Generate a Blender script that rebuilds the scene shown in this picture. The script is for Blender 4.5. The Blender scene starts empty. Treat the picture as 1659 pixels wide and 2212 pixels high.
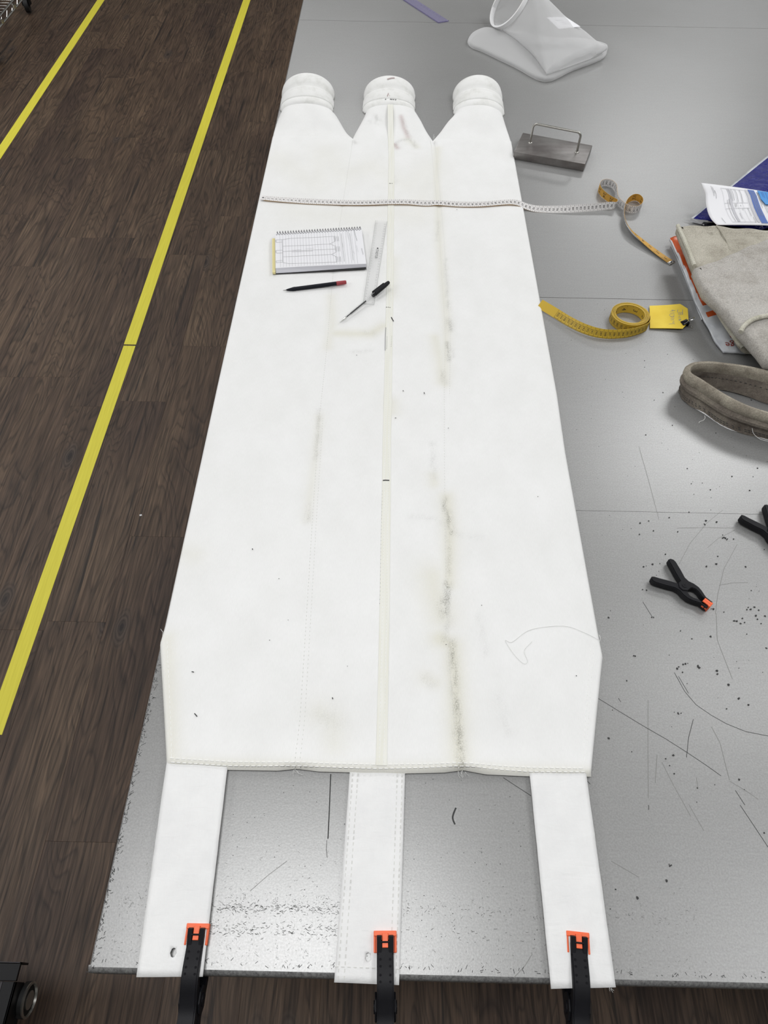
import bpy, bmesh, math, random
import numpy as np
from mathutils import Vector, Matrix

scene = bpy.context.scene
COL = scene.collection
random.seed(7)
TZ = 0.955            # height of the table top above the floor (metres)

# ------------------------------------------------------------------ camera
cam_data = bpy.data.cameras.new('camera')
cam_data.sensor_width = 36.0
cam_data.lens = 1500.0 * 36.0 / 2212.0
cam_data.clip_start = 0.02
cam = bpy.data.objects.new('camera', cam_data)
COL.objects.link(cam)
cam.matrix_world = Matrix.Translation((0, 0, 1.955)) @ Matrix([[0.9997678, -0.0211691, 0.0040174], [0.0196186, 0.8172343, -0.5759715], [0.0089097, 0.5759166, 0.8174599]]).to_4x4()
scene.camera = cam

# ------------------------------------------------------------------ world, lamps, exposure
world = bpy.data.worlds.new('workshop_air')
scene.world = world
world.use_nodes = True
bg = world.node_tree.nodes['Background']
bg.inputs[0].default_value = (0.95, 0.98, 1.0, 1)
bg.inputs[1].default_value = 0.05

def lamp(name, loc, sx, sy, power, col=(0.985, 0.99, 1.0)):
    d = bpy.data.lights.new(name, 'AREA')
    d.shape = 'RECTANGLE'; d.size = sx; d.size_y = sy; d.energy = power; d.color = col
    o = bpy.data.objects.new(name, d); COL.objects.link(o); o.location = loc
    return o
lamp('ceiling_lamp', (-0.29, 0.12, 2.93), 1.05, 0.45, 20)
for lx, ly, lw in ((1.7, 1.2, 0.30), (1.7, 0.0, 0.42), (-3.0, 0.4, 1.25), (-0.62, 2.7, 0.62), (1.9, 2.7, 1.0), (-3.0, 2.8, 1.0), (-0.62, 5.2, 0.8), (1.9, 5.2, 0.9), (-3.0, 5.2, 0.7), (4.2, 2.6, 1.0), (4.2, 5.0, 0.9)):  # first two are added to brighten the right front of the table
    lamp('ceiling_lamp', (lx, ly, 2.93), 1.2, 0.6, 26*lw)

scene.view_settings.view_transform = 'Standard'
scene.view_settings.look = 'None'
scene.view_settings.gamma = 1.0
scene.view_settings.use_curve_mapping = False
scene.view_settings.exposure = 0.06

# ------------------------------------------------------------------ helpers
WL = {}
def set_tag(o, label=None, cat=None, group=None, kind=None):
    if label: o['label'] = label
    if cat: o['category'] = cat
    if group: o['group'] = group
    if kind: o['kind'] = kind
    return o

def thing(name, label, cat, loc, group=None):
    o = bpy.data.objects.new(name, None); COL.objects.link(o)
    o.empty_display_size = 0.02
    o.location = loc; WL[o] = Vector(loc)
    return set_tag(o, label, cat, group)

def obj(name, vf, mat, parent=None, smooth=False, local=False, fm=None, bevel=0, origin=None):
    """links ONE mesh; vf = (verts, faces) in world metres unless local"""
    v, f = vf
    if local:
        base = Vector((0, 0, 0))
    elif parent is not None:
        base = WL[parent]
    elif origin is not None:
        base = Vector(origin)
    else:
        a = np.array([tuple(p) for p in v]); mn, mx = a.min(0), a.max(0)
        base = Vector(((mn[0]+mx[0])/2, (mn[1]+mx[1])/2, mn[2]))
    me = bpy.data.meshes.new(name)
    me.from_pydata([(p[0]-base[0], p[1]-base[1], p[2]-base[2]) for p in v], [], [tuple(q) for q in f])
    for m in (mat if isinstance(mat, (list, tuple)) else [mat]): me.materials.append(m)
    if fm is not None: me.polygons.foreach_set('material_index', fm)
    bm = bmesh.new(); bm.from_mesh(me)
    bmesh.ops.recalc_face_normals(bm, faces=bm.faces)
    if bevel:
        es = [e for e in bm.edges if len(e.link_faces) == 2 and e.calc_face_angle(0) > 0.5]
        bmesh.ops.bevel(bm, geom=es, offset=bevel, segments=2, profile=0.5, affect='EDGES', clamp_overlap=True)
    bm.to_mesh(me); bm.free()
    if smooth:
        me.polygons.foreach_set('use_smooth', [True]*len(me.polygons))
        if smooth != 'all': me.set_sharp_from_angle(angle=math.radians(40))
    o = bpy.data.objects.new(name, me); COL.objects.link(o)
    if parent is not None:
        o.parent = parent; WL[o] = WL.get(parent, Vector((0, 0, 0)))
        if local: WL[o] = Vector((0, 0, 0))
    else:
        o.location = base; WL[o] = base
    return o

def join(*vfs):
    V, F = [], []
    for v, f in vfs:
        n = len(V); V += [tuple(p) for p in v]; F += [tuple(i+n for i in q) for q in f]
    return V, F

def box(x0, x1, y0, y1, z0, z1):
    v = [(x, y, z) for z in (z0, z1) for x, y in ((x0, y0), (x1, y0), (x1, y1), (x0, y1))]
    return v, [(3, 2, 1, 0), (4, 5, 6, 7), (0, 1, 5, 4), (1, 2, 6, 5), (2, 3, 7, 6), (3, 0, 4, 7)]

def prism(poly, z0, z1):
    n = len(poly)
    if not isinstance(z1, (list, tuple)): z1 = [z1]*n
    if not isinstance(z0, (list, tuple)): z0 = [z0]*n
    v = [(p[0], p[1], z) for p, z in zip(poly, z0)] + [(p[0], p[1], z) for p, z in zip(poly, z1)]
    f = [tuple(range(n-1, -1, -1)), tuple(range(n, 2*n))] + [(i, (i+1) % n, (i+1) % n+n, i+n) for i in range(n)]
    return v, f

def loft(loops, closed=True, cap0=False, cap1=False):
    n = len(loops[0]); V = [tuple(p) for L in loops for p in L]; F = []
    m = n if closed else n-1
    for i in range(len(loops)-1):
        for j in range(m):
            k = (j+1) % n
            F.append((i*n+j, i*n+k, (i+1)*n+k, (i+1)*n+j))
    if cap0: F.append(tuple(range(n-1, -1, -1)))
    if cap1: F.append(tuple((len(loops)-1)*n+j for j in range(n)))
    return V, F

def frame_path(pts):
    P = [Vector(p) for p in pts]; out = []
    up = None
    for i, p in enumerate(P):
        t = (P[min(i+1, len(P)-1)] - P[max(i-1, 0)]).normalized()
        if up is None:
            up = Vector((0, 0, 1)) if abs(t.z) < 0.9 else Vector((1, 0, 0))
        a = (up - t*up.dot(t)).normalized(); b = t.cross(a)
        up = a
        out.append((p, t, a, b))
    return out

def tube(pts, r, n=8, caps=True):
    loops = []
    fr = frame_path(pts)
    for i, (p, t, a, b) in enumerate(fr):
        rr = r[i] if isinstance(r, (list, tuple)) else r
        loops.append([p + a*math.cos(2*math.pi*k/n)*rr + b*math.sin(2*math.pi*k/n)*rr for k in range(n)])
    return loft(loops, True, caps, caps)

def disc(c, axis, r, h, n=20):
    c = Vector(c); ax = Vector(axis).normalized()
    return tube([c - ax*h/2, c + ax*h/2], r, n)

def crom(pts, k=6, closed=False):
    """Catmull-Rom resampling"""
    P = [np.array(p, float) for p in pts]; n = len(P); out = []
    rng = range(n) if closed else range(n-1)
    for i in rng:
        g = (lambda j: P[j % n]) if closed else (lambda j: P[max(0, min(n-1, j))])
        a, b, c, d = g(i-1), g(i), g(i+1), g(i+2)
        for s in range(k):
            t = s/k
            out.append(tuple(0.5*(2*b + (c-a)*t + (2*a-5*b+4*c-d)*t*t + (3*b-a-3*c+d)*t**3)))
    if not closed: out.append(tuple(P[-1]))
    return out

def seg_points(pts, step):
    P = [np.array(p, float) for p in pts]; out = [P[0]]
    for a, b in zip(P, P[1:]):
        L = np.linalg.norm(b-a); n = max(1, int(L/step))
        out += [a+(b-a)*(i+1)/n for i in range(n)]
    return out

def strokes(lines, w, z, lift=0.0):
    """thin flat pen strokes; lines of 2D points, z = number or function(x, y)"""
    V, F = [], []
    zf = z if callable(z) else (lambda x, y: z)
    for ln in lines:
        P = [np.array(p[:2], float) for p in ln]
        n0 = len(V)
        for i, p in enumerate(P):
            d = P[min(i+1, len(P)-1)] - P[max(i-1, 0)]
            L = np.linalg.norm(d); d = d/L if L > 1e-9 else np.array([1., 0])
            q = np.array([-d[1], d[0]])*w/2
            for s in (1, -1):
                x, y = p + q*s
                V.append((x, y, zf(x, y)+lift))
        for i in range(len(P)-1):
            a = n0+2*i; F.append((a, a+1, a+3, a+2))
    return V, F

def dashes(line, dash, gap, w, hgt, zf):
    """a row of stitches: tiny raised boxes along a polyline"""
    P = seg_points(line, 0.002); V, F = [], []
    pts = [P[0]]; acc = 0
    S = [0]
    for a, b in zip(P, P[1:]): S.append(S[-1]+np.linalg.norm(b-a))
    def at(s):
        i = min(max(int(np.searchsorted(S, s))-1, 0), len(P)-2)
        t = (s-S[i])/max(1e-9, S[i+1]-S[i]); return P[i]+(P[i+1]-P[i])*t
    s = 0
    while s+dash < S[-1]:
        a, b = at(s), at(s+dash); d = (b-a)/max(1e-9, np.linalg.norm(b-a)); q = np.array([-d[1], d[0]])*w/2
        n = len(V)
        z = zf((a[0]+b[0])/2, (a[1]+b[1])/2)
        for zz, k in ((z-0.0004, 1.0), (z+hgt, 0.7)):
            for p in (a-q*k, b-q*k, b+q*k, a+q*k): V.append((p[0], p[1], zz))
        F += [(n+4, n+5, n+6, n+7), (n, n+1, n+5, n+4), (n+1, n+2, n+6, n+5), (n+2, n+3, n+7, n+6), (n+3, n, n+4, n+7)]
        s += dash+gap
    return V, F

def offset_poly(poly, d):
    n = len(poly); P = [np.array(p[:2], float) for p in poly]
    area = sum(P[i][0]*P[(i+1) % n][1]-P[(i+1) % n][0]*P[i][1] for i in range(n))
    sg = 1 if area > 0 else -1
    out = []
    for i in range(n):
        e1 = P[i]-P[i-1]; e2 = P[(i+1) % n]-P[i]
        e1 = e1/max(1e-9, np.linalg.norm(e1)); e2 = e2/max(1e-9, np.linalg.norm(e2))
        t = e1+e2; L = np.linalg.norm(t)
        t = t/L if L > 1e-6 else e2
        nrm = np.array([-t[1], t[0]])*sg
        out.append(tuple(P[i]+nrm*d))
    return out

def pillow(outline, z0, z1, r, zf=None, step=0.006, wob=0.0, fill_step=0):
    """a soft slab: outline at z0..z1 with rounded rim"""
    zf = zf or (lambda x, y: 0)
    o = [tuple(p) for p in seg_points(list(outline)+[outline[0]], step)][:-1]
    h = z1-z0
    r = min(r, h*1.5)
    rings = [(r*0.5, z0), (0.12*r, z0+0.15*h), (0, z0+0.5*h), (0.12*r, z0+0.82*h), (0.5*r, z0+0.96*h), (1.1*r, z1)]
    loops = []
    for d, z in rings:
        q = offset_poly(o, d)
        loops.append([(x, y, z+zf(x, y)+wob*math.sin(37*x+51*y)*math.sin(61*x-23*y)*(z-z0)/h) for x, y in q])
    V, F = loft(loops)
    from mathutils.geometry import tessellate_polygon
    tri = tessellate_polygon([[Vector((p[0], p[1], 0)) for p in loops[-1]]])
    n0 = len(V)-len(loops[-1])
    F += [tuple(i+n0 for i in t) for t in tri]
    bm = bmesh.new()
    for p in V: bm.verts.new(p)
    bm.verts.ensure_lookup_table()
    for q in F:
        try: bm.faces.new([bm.verts[i] for i in q])
        except ValueError: pass
    bmesh.ops.remove_doubles(bm, verts=bm.verts, dist=1e-5)
    bm.verts.index_update()
    V = [tuple(v.co) for v in bm.verts]; F = [tuple(v.index for v in f.verts) for f in bm.faces]
    bm.free()
    return V, F

def ruled(Lc, Rc, nu, nv, zoff=None):
    """grid between two 3D polylines; returns verts, faces and a map (t,u)->point"""
    def samp(c, t):
        S = [0]
        for a, b in zip(c, c[1:]): S.append(S[-1]+(Vector(b)-Vector(a)).length)
        s = t*S[-1]; i = 0
        while i < len(c)-2 and S[i+1] < s: i += 1
        k = (s-S[i])/max(1e-9, S[i+1]-S[i]); return Vector(c[i]).lerp(Vector(c[i+1]), k)
    def mp(t, u, lift=0.0):
        p = samp(Lc, t).lerp(samp(Rc, t), u)
        z = zoff(t, u) if zoff else 0
        return (p.x, p.y, p.z+z+lift)
    V = [mp(i/nv, j/nu) for i in range(nv+1) for j in range(nu+1)]
    F = [(i*(nu+1)+j, i*(nu+1)+j+1, (i+1)*(nu+1)+j+1, (i+1)*(nu+1)+j) for i in range(nv) for j in range(nu)]
    return V, F, mp

def solid(o, t, off=-1):
    m = o.modifiers.new('thickness', 'SOLIDIFY'); m.thickness = t; m.offset = off
    return o

_gl = {}
def glyph(s):
    if s not in _gl:
        c = bpy.data.curves.new('lettering', 'FONT'); c.body = s; c.size = 1.0; c.resolution_u = 2
        c.align_x = 'CENTER'; c.align_y = 'CENTER'
        t = bpy.data.objects.new('lettering', c); COL.objects.link(t)
        dg = bpy.context.evaluated_depsgraph_get(); dg.update()
        me = t.evaluated_get(dg).to_mesh()
        v = [(p.co.x, p.co.y) for p in me.vertices]; f = [tuple(q.vertices) for q in me.polygons]
        t.evaluated_get(dg).to_mesh_clear()
        bpy.data.objects.remove(t); bpy.data.curves.remove(c)
        xs = [p[0] for p in v]; ys = [p[1] for p in v]
        cx, cy = (min(xs)+max(xs))/2, (min(ys)+max(ys))/2
        _gl[s] = ([(x-cx, y-cy) for x, y in v], f)
    return _gl[s]

def text_flat(s, cx, cy, size, ang, z, sx=1.0):
    v, f = glyph(s); c, n = math.cos(ang), math.sin(ang)
    zf = z if callable(z) else (lambda x, y: z)
    V = []
    for x, y in v:
        x *= size*sx; y *= size
        X, Y = cx+c*x-n*y, cy+n*x+c*y
        V.append((X, Y, zf(X, Y)))
    return V, f

class Ribbon:
    def __init__(self, ctrl, width, k=8):
        # ctrl: (x,y,z, wx,wy,wz)
        R = crom(ctrl, k)
        self.p = [Vector(r[:3]) for r in R]; self.w = [Vector(r[3:6]).normalized() for r in R]
        self.width = width; self.S = [0]
        for a, b in zip(self.p, self.p[1:]): self.S.append(self.S[-1]+(b-a).length)
        n = len(self.p); self.t = [(self.p[min(i+1, n-1)]-self.p[max(i-1, 0)]).normalized() for i in range(n)]
        self.w = [(w-t*w.dot(t)).normalized() for w, t in zip(self.w, self.t)]
        self.n = [t.cross(w) for t, w in zip(self.t, self.w)]
    def at(self, s, v, lift=0.0):
        S = self.S; i = min(max(int(np.searchsorted(S, s))-1, 0), len(S)-2)
        k = (s-S[i])/max(1e-9, S[i+1]-S[i])
        p = self.p[i].lerp(self.p[i+1], k); w = self.w[i].lerp(self.w[i+1], k); n = self.n[i].lerp(self.n[i+1], k)
        return p + w*v + n*lift
    def sheet(self, lift=0.0):
        V, F = [], []
        for p, w, n in zip(self.p, self.w, self.n):
            for v in (-1, -0.5, 0, 0.5, 1): V.append(tuple(p+w*v*self.width/2+n*lift))
        for i in range(len(self.p)-1):
            for j in range(4): a = i*5+j; F.append((a, a+1, a+6, a+5))
        return V, F
    def two_sided(self, th):
        """thin closed strap: front face material 0, back face material 1"""
        A = self.sheet(th/2); B = self.sheet(-th/2)
        n = len(A[0]); V = A[0]+B[0]; F = list(A[1])+[tuple(reversed([i+n for i in q])) for q in B[1]]
        fm = [0]*len(A[1])+[1]*len(B[1]); m = len(self.p)
        for i in range(m-1):
            for j in (0, 4):
                a = i*5+j; F.append((a, a+5, a+5+n, a+n)); fm.append(1)
        for i in (0, m-1):
            for j in range(4):
                a = i*5+j; F.append((a, a+1, a+1+n, a+n)); fm.append(1)
        return V, F, fm
    def text(self, s, s0, v0, size, side=1, turn=1, sx=1.0):
        v, f = glyph(s); lift = 0.0006*side
        V = []
        for x, y in v:
            a, b = x*size*sx, y*size
            # text runs across the strap
            V.append(tuple(self.at(s0 - b*turn, v0 + a*turn*side, lift)))
        return V, f
    def tick(self, s0, v0, v1, w, side=1):
        lift = 0.00055*side
        return [tuple(self.at(s0-w/2, v0, lift)), tuple(self.at(s0+w/2, v0, lift)), tuple(self.at(s0+w/2, v1, lift)), tuple(self.at(s0-w/2, v1, lift))], [(0, 1, 2, 3)]

# ------------------------------------------------------------------ materials
def mat(name, col, rough=0.5, metal=0.0, spec=0.5, **kw):
    m = bpy.data.materials.new(name); m.use_nodes = True
    b = m.node_tree.nodes['Principled BSDF']
    b.inputs['Base Color'].default_value = (*col, 1)
    b.inputs['Roughness'].default_value = rough
    b.inputs['Metallic'].default_value = metal
    b.inputs['Specular IOR Level'].default_value = spec
    for k, v in kw.items(): b.inputs[k.replace('_', ' ')].default_value = v
    return m

class NT:
    def __init__(self, m): self.t = m.node_tree; self.b = self.t.nodes['Principled BSDF']
    def n(self, kind, **kw):
        x = self.t.nodes.new('ShaderNode'+kind)
        for k, v in kw.items():
            if k.startswith('i_'): x.inputs[k[2:].replace('_', ' ')].default_value = v
            else: setattr(x, k, v)
        return x
    def l(self, a, b): self.t.links.new(a, b)
    def coord(self, scale=(1, 1, 1), which='Object'):
        c = self.n('TexCoord'); mp = self.n('Mapping'); mp.inputs['Scale'].default_value = scale
        self.l(c.outputs[which], mp.inputs['Vector']); return mp.outputs[0]
    def noise(self, vec, scale, detail=3, rough=0.5, dist=0.0):
        x = self.n('TexNoise'); x.inputs['Scale'].default_value = scale; x.inputs['Detail'].default_value = detail
        x.inputs['Roughness'].default_value = rough; x.inputs['Distortion'].default_value = dist
        if vec is not None: self.l(vec, x.inputs['Vector'])
        return x.outputs['Fac']
    def ramp(self, fac, stops):
        r = self.n('ValToRGB'); e = r.color_ramp.elements
        while len(e) < len(stops): e.new(0.5)
        for q, (p, c) in zip(e, stops): q.position = p; q.color = (*c, 1) if len(c) == 3 else c
        self.l(fac, r.inputs[0]); return r.outputs[0]
    def mix(self, fac, a, b, mode='MIX'):
        x = self.n('MixRGB', blend_type=mode)
        for s, q in ((0, fac), (1, a), (2, b)):
            if hasattr(q, 'node'): self.l(q, x.inputs[s])
            elif s == 0: x.inputs[0].default_value = q
            else: x.inputs[s].default_value = (*q, 1)
        return x.outputs[0]
    def math(self, op, a, b=None, clamp=False):
        x = self.n('Math', operation=op, use_clamp=clamp)
        for s, q in ((0, a), (1, b)):
            if q is None: continue
            if hasattr(q, 'node'): self.l(q, x.inputs[s])
            else: x.inputs[s].default_value = q
        return x.outputs[0]
    def bump(self, h, strength=0.3, dist=0.002, prev=None):
        x = self.n('Bump'); x.inputs['Strength'].default_value = strength; x.inputs['Distance'].default_value = dist
        self.l(h, x.inputs['Height'])
        if prev is not None: self.l(prev, x.inputs['Normal'])
        self.l(x.outputs[0], self.b.inputs['Normal']); return x.outputs[0]

# --- table sheet metal
m_table = mat('galvanised_sheet', (0.27, 0.27, 0.265), 0.42, 0.35, 0.35)
q = NT(m_table)
c1 = q.coord((1, 1, 1)); cl = q.coord((3, 40, 1))
n1 = q.noise(c1, 2.2, 4, 0.55); n2 = q.noise(c1, 420, 2, 0.6); n3 = q.noise(cl, 6, 4, 0.6)
col = q.mix(0.5, q.ramp(n1, [(0.3, (0.305, 0.305, 0.295)), (0.7, (0.34, 0.34, 0.335))]), q.ramp(n3, [(0.3, (0.305, 0.305, 0.30)), (0.7, (0.34, 0.34, 0.335))]))
col = q.mix(0.22, col, q.ramp(n2, [(0.3, (0.15, 0.15, 0.15)), (0.75, (0.48, 0.48, 0.48))]))
q.l(col, q.b.inputs['Base Color'])
q.l(q.math('ADD', q.math('MULTIPLY', n1, 0.10), 0.30), q.b.inputs['Roughness'])
q.bump(n2, 0.10, 0.0006)
m_rim = mat('worn_steel_rim', (0.33, 0.33, 0.32), 0.45, 0.6)
q = NT(m_rim); n = q.noise(q.coord((60, 60, 20)), 6, 4, 0.65)
q.l(q.ramp(n, [(0.32, (0.17, 0.17, 0.17)), (0.62, (0.38, 0.38, 0.375))]), q.b.inputs['Base Color'])
m_core = mat('table_core_board', (0.16, 0.12, 0.08), 0.8)
m_dark = mat('black_scuff', (0.03, 0.03, 0.03), 0.7)
m_scratch = mat('scratch_grey', (0.12, 0.12, 0.115), 0.6)
m_scratch_light = mat('scratch_light_grey', (0.19, 0.19, 0.18), 0.5, 0.3)

# --- vinyl wood planks
m_wood = mat('dark_wood_vinyl', (0.06, 0.045, 0.035), 0.5, 0, 0.35)
q = NT(m_wood)
oi = q.n('ObjectInfo'); tc = q.n('TexCoord')
off = q.n('CombineXYZ'); q.l(q.math('MULTIPLY', oi.outputs['Random'], 37.0), off.inputs[0]); q.l(q.math('MULTIPLY', oi.outputs['Random'], 91.0), off.inputs[1])
va = q.n('VectorMath', operation='ADD'); q.l(tc.outputs['Object'], va.inputs[0]); q.l(off.outputs[0], va.inputs[1])
def mapped(sc):
    mp = q.n('Mapping'); mp.inputs['Scale'].default_value = sc; q.l(va.outputs[0], mp.inputs['Vector']); return mp.outputs[0]
big = q.noise(mapped((5, 1.1, 1)), 1.0, 3, 0.5, 0.4)
# cathedral rings: distorted stripes along the board
warp = q.n('Mapping'); q.l(va.outputs[0], warp.inputs['Vector']); warp.inputs['Scale'].default_value = (8, 1.3, 1)
ring = q.noise(warp.outputs[0], 1.0, 2, 0.45, 0.8)
rings = q.math('FRACT', q.math('MULTIPLY', ring, 17.0))
grain = q.noise(mapped((130, 4, 1)), 1.0, 4, 0.65, 0.3)
fine = q.noise(mapped((420, 14, 1)), 1.0, 2, 0.6)
crack = q.noise(mapped((38, 1.6, 1)), 1.0, 4, 0.6, 0.5)
base = q.ramp(big, [(0.25, (0.036, 0.023, 0.0195)), (0.5, (0.066, 0.0445, 0.032)), (0.75, (0.108, 0.077, 0.053))])
base = q.mix(q.math('MULTIPLY', oi.outputs['Random'], 0.45), base, (0.095, 0.065, 0.042))
base = q.mix(0.55, base, q.ramp(rings, [(0.0, (0.14, 0.13, 0.12)), (0.22, (0.50, 0.49, 0.48)), (0.8, (0.68, 0.65, 0.61)), (1.0, (0.20, 0.18, 0.17))]), 'OVERLAY')
base = q.mix(0.9, base, q.ramp(grain, [(0.3, (0.16, 0.15, 0.15)), (0.72, (0.86, 0.83, 0.80))]), 'OVERLAY')
base = q.mix(0.4, base, q.ramp(fine, [(0.3, (0.3, 0.3, 0.3)), (0.7, (0.75, 0.75, 0.75))]), 'OVERLAY')
base = q.mix(q.ramp(crack, [(0.33, (0.8, 0.8, 0.8)), (0.40, (0, 0, 0))]), base, (0.016, 0.012, 0.010))
# knots
vor = q.n('TexVoronoi'); vor.inputs['Scale'].default_value = 1.0; q.l(mapped((5.2, 2.1, 1)), vor.inputs['Vector'])
vd = q.math('ADD', vor.outputs['Distance'], q.math('MULTIPLY', q.noise(mapped((30, 20, 1)), 1.0, 2), 0.05))
kr = q.math('FRACT', q.math('MULTIPLY', vd, 26.0))
kmask = q.ramp(vd, [(0.10, (1, 1, 1)), (0.20, (0, 0, 0))])
base = q.mix(q.math('MULTIPLY', kmask, 0.85), base, q.ramp(kr, [(0.0, (0.022, 0.016, 0.014)), (0.5, (0.085, 0.062, 0.048)), (1.0, (0.030, 0.021, 0.018))]))
base = q.mix(q.ramp(vd, [(0.055, (0.9, 0.9, 0.9)), (0.075, (0, 0, 0))]), base, (0.015, 0.011, 0.010))
q.l(base, q.b.inputs['Base Color'])
q.l(q.ramp(grain, [(0.2, (0.62, 0.62, 0.62)), (0.8, (0.46, 0.46, 0.46))]), q.b.inputs['Roughness'])
q.bump(q.math('ADD', grain, q.math('MULTIPLY', crack, 0.6)), 0.25, 0.0012)

m_ftape = mat('yellow_floor_tape', (0.60, 0.53, 0.075), 0.55, 0, 0.4)
q = NT(m_ftape); n = q.noise(q.coord((160, 7, 1)), 1.0, 3, 0.6)
q.l(q.ramp(n, [(0.3, (0.74, 0.66, 0.055)), (0.7, (0.84, 0.76, 0.075))]), q.b.inputs['Base Color'])

# --- fabrics
m_bag = mat('white_filter_cloth', (0.83, 0.83, 0.81), 0.85, 0, 0.25)
q = NT(m_bag)
at = q.n('Attribute', attribute_name='stain'); sep = q.n('SeparateColor'); q.l(at.outputs['Color'], sep.inputs[0])
w1 = q.noise(q.coord((900, 120, 1)), 1.0, 2, 0.6); w2 = q.noise(q.coord((14, 10, 1)), 1.0, 4, 0.6); w3 = q.noise(q.coord((800, 380, 1)), 1.0, 3, 0.75); w4 = q.ramp(q.noise(q.coord((120, 45, 1)), 1.0, 3, 0.6), [(0.36, (0.15, 0.15, 0.15)), (0.6, (1, 1, 1))])
wh = q.ramp(w2, [(0.3, (0.80, 0.80, 0.785)), (0.7, (0.845, 0.845, 0.835))])
wh = q.mix(0.06, wh, q.ramp(w1, [(0.3, (0.4, 0.4, 0.4)), (0.7, (1, 1, 1))]), 'MULTIPLY')
fc = q.math('MULTIPLY', sep.outputs[1], q.math('ADD', q.math('MULTIPLY', w3, 1.0), 0.3), True)
wh = q.mix(fc, wh, (0.68, 0.66, 0.54))
fd = q.math('MULTIPLY', q.math('MULTIPLY', sep.outputs[0], w4), q.ramp(w3, [(0.42, (0.10, 0.10, 0.10)), (0.60, (1, 1, 1))]), True)
wh = q.mix(fd, wh, (0.15, 0.145, 0.12))
fp = q.math('MULTIPLY', sep.outputs[2], q.ramp(w3, [(0.35, (0.3, 0.3, 0.3)), (0.6, (1, 1, 1))]), True)
wh = q.mix(fp, wh, (0.42, 0.29, 0.28))
q.l(wh, q.b.inputs['Base Color'])
q.bump(q.math('ADD', w1, q.math('MULTIPLY', w2, 0.8)), 0.22, 0.0012)

m_strap = mat('white_strap_cloth', (0.80, 0.80, 0.795), 0.85, 0, 0.25)
q = NT(m_strap); w1 = q.noise(q.coord((500, 130, 1)), 1.0, 2, 0.6); w2 = q.noise(q.coord((22, 75, 1)), 1.0, 4, 0.6, 1.2)
q.l(q.ramp(q.noise(q.coord((20, 14, 1)), 1, 4, 0.7), [(0.3, (0.78, 0.78, 0.775)), (0.7, (0.835, 0.835, 0.825))]), q.b.inputs['Base Color'])
q.bump(q.math('ADD', q.math('MULTIPLY', w1, 0.4), w2), 0.32, 0.002)
m_strap_end = mat('soiled_strap_back', (0.47, 0.47, 0.44), 0.85)
m_cuff = mat('white_cuff_felt', (0.82, 0.82, 0.80), 0.85, 0, 0.25)
q = NT(m_cuff); w2 = q.noise(q.coord((28, 28, 28)), 1.0, 4, 0.65)
q.l(q.ramp(w2, [(0.28, (0.70, 0.70, 0.67)), (0.5, (0.81, 0.81, 0.79)), (0.8, (0.84, 0.84, 0.83))]), q.b.inputs['Base Color'])
q.bump(q.noise(q.coord((500, 500, 500)), 1.0, 2), 0.15, 0.001)
m_groove = mat('cuff_shade_band', (0.66, 0.66, 0.63), 0.9)
m_thread = mat('white_thread', (0.86, 0.86, 0.84), 0.7)
m_thread_grey = mat('grey_thread_hole', (0.66, 0.66, 0.63), 0.8)
m_cream = mat('cream_seam_tape', (0.79, 0.785, 0.715), 0.85, 0, 0.25)
q = NT(m_cream); n = q.noise(q.coord((220, 9, 1)), 1.0, 3)
q.l(q.ramp(n, [(0.3, (0.755, 0.75, 0.67)), (0.7, (0.80, 0.80, 0.75))]), q.b.inputs['Base Color'])
m_ink = mat('black_ink', (0.02, 0.02, 0.022), 0.6)
m_ink_soft = mat('faded_grey_ink', (0.30, 0.30, 0.31), 0.7)
m_ink_light = mat('pale_pencil', (0.50, 0.50, 0.52), 0.7)
m_red_ink = mat('dark_red_ink', (0.30, 0.035, 0.02), 0.5)

def felt(name, a, b, c, sc=1.0):
    m = mat(name, b, 0.95, 0, 0.15); q = NT(m)
    n = q.noise(q.coord((9*sc, 9*sc, 9*sc)), 1.0, 5, 0.65); k = q.noise(q.coord((420, 420, 420)), 1.0, 3, 0.7); s = q.noise(q.coord((30, 30, 30)), 1.0, 3, 0.6)
    col = q.ramp(n, [(0.3, a), (0.5, b), (0.72, c)])
    col = q.mix(0.5, col, q.ramp(k, [(0.3, (0.25, 0.25, 0.25)), (0.7, (0.8, 0.8, 0.8))]), 'OVERLAY')
    col = q.mix(q.ramp(s, [(0.66, (0, 0, 0)), (0.78, (0.55, 0.55, 0.55))]), col, (a[0]*0.35, a[1]*0.33, a[2]*0.3))
    q.l(col, q.b.inputs['Base Color']); q.bump(q.math('ADD', k, q.math('MULTIPLY', n, 2)), 0.5, 0.0015)
    return m
m_felt = felt('grey_filter_felt', (0.30, 0.28, 0.245), (0.43, 0.41, 0.38), (0.49, 0.475, 0.445))
m_felt2 = felt('tan_filter_felt', (0.235, 0.215, 0.17), (0.40, 0.375, 0.315), (0.50, 0.475, 0.405))
m_felt_edge = felt('pale_felt_binding', (0.40, 0.385, 0.30), (0.53, 0.51, 0.43), (0.60, 0.58, 0.50), 3)
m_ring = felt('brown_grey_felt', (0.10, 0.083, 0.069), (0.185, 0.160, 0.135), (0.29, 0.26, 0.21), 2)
m_ring_top = felt('dusty_felt_rim', (0.19, 0.165, 0.13), (0.295, 0.265, 0.215), (0.41, 0.38, 0.305), 3)

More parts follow.
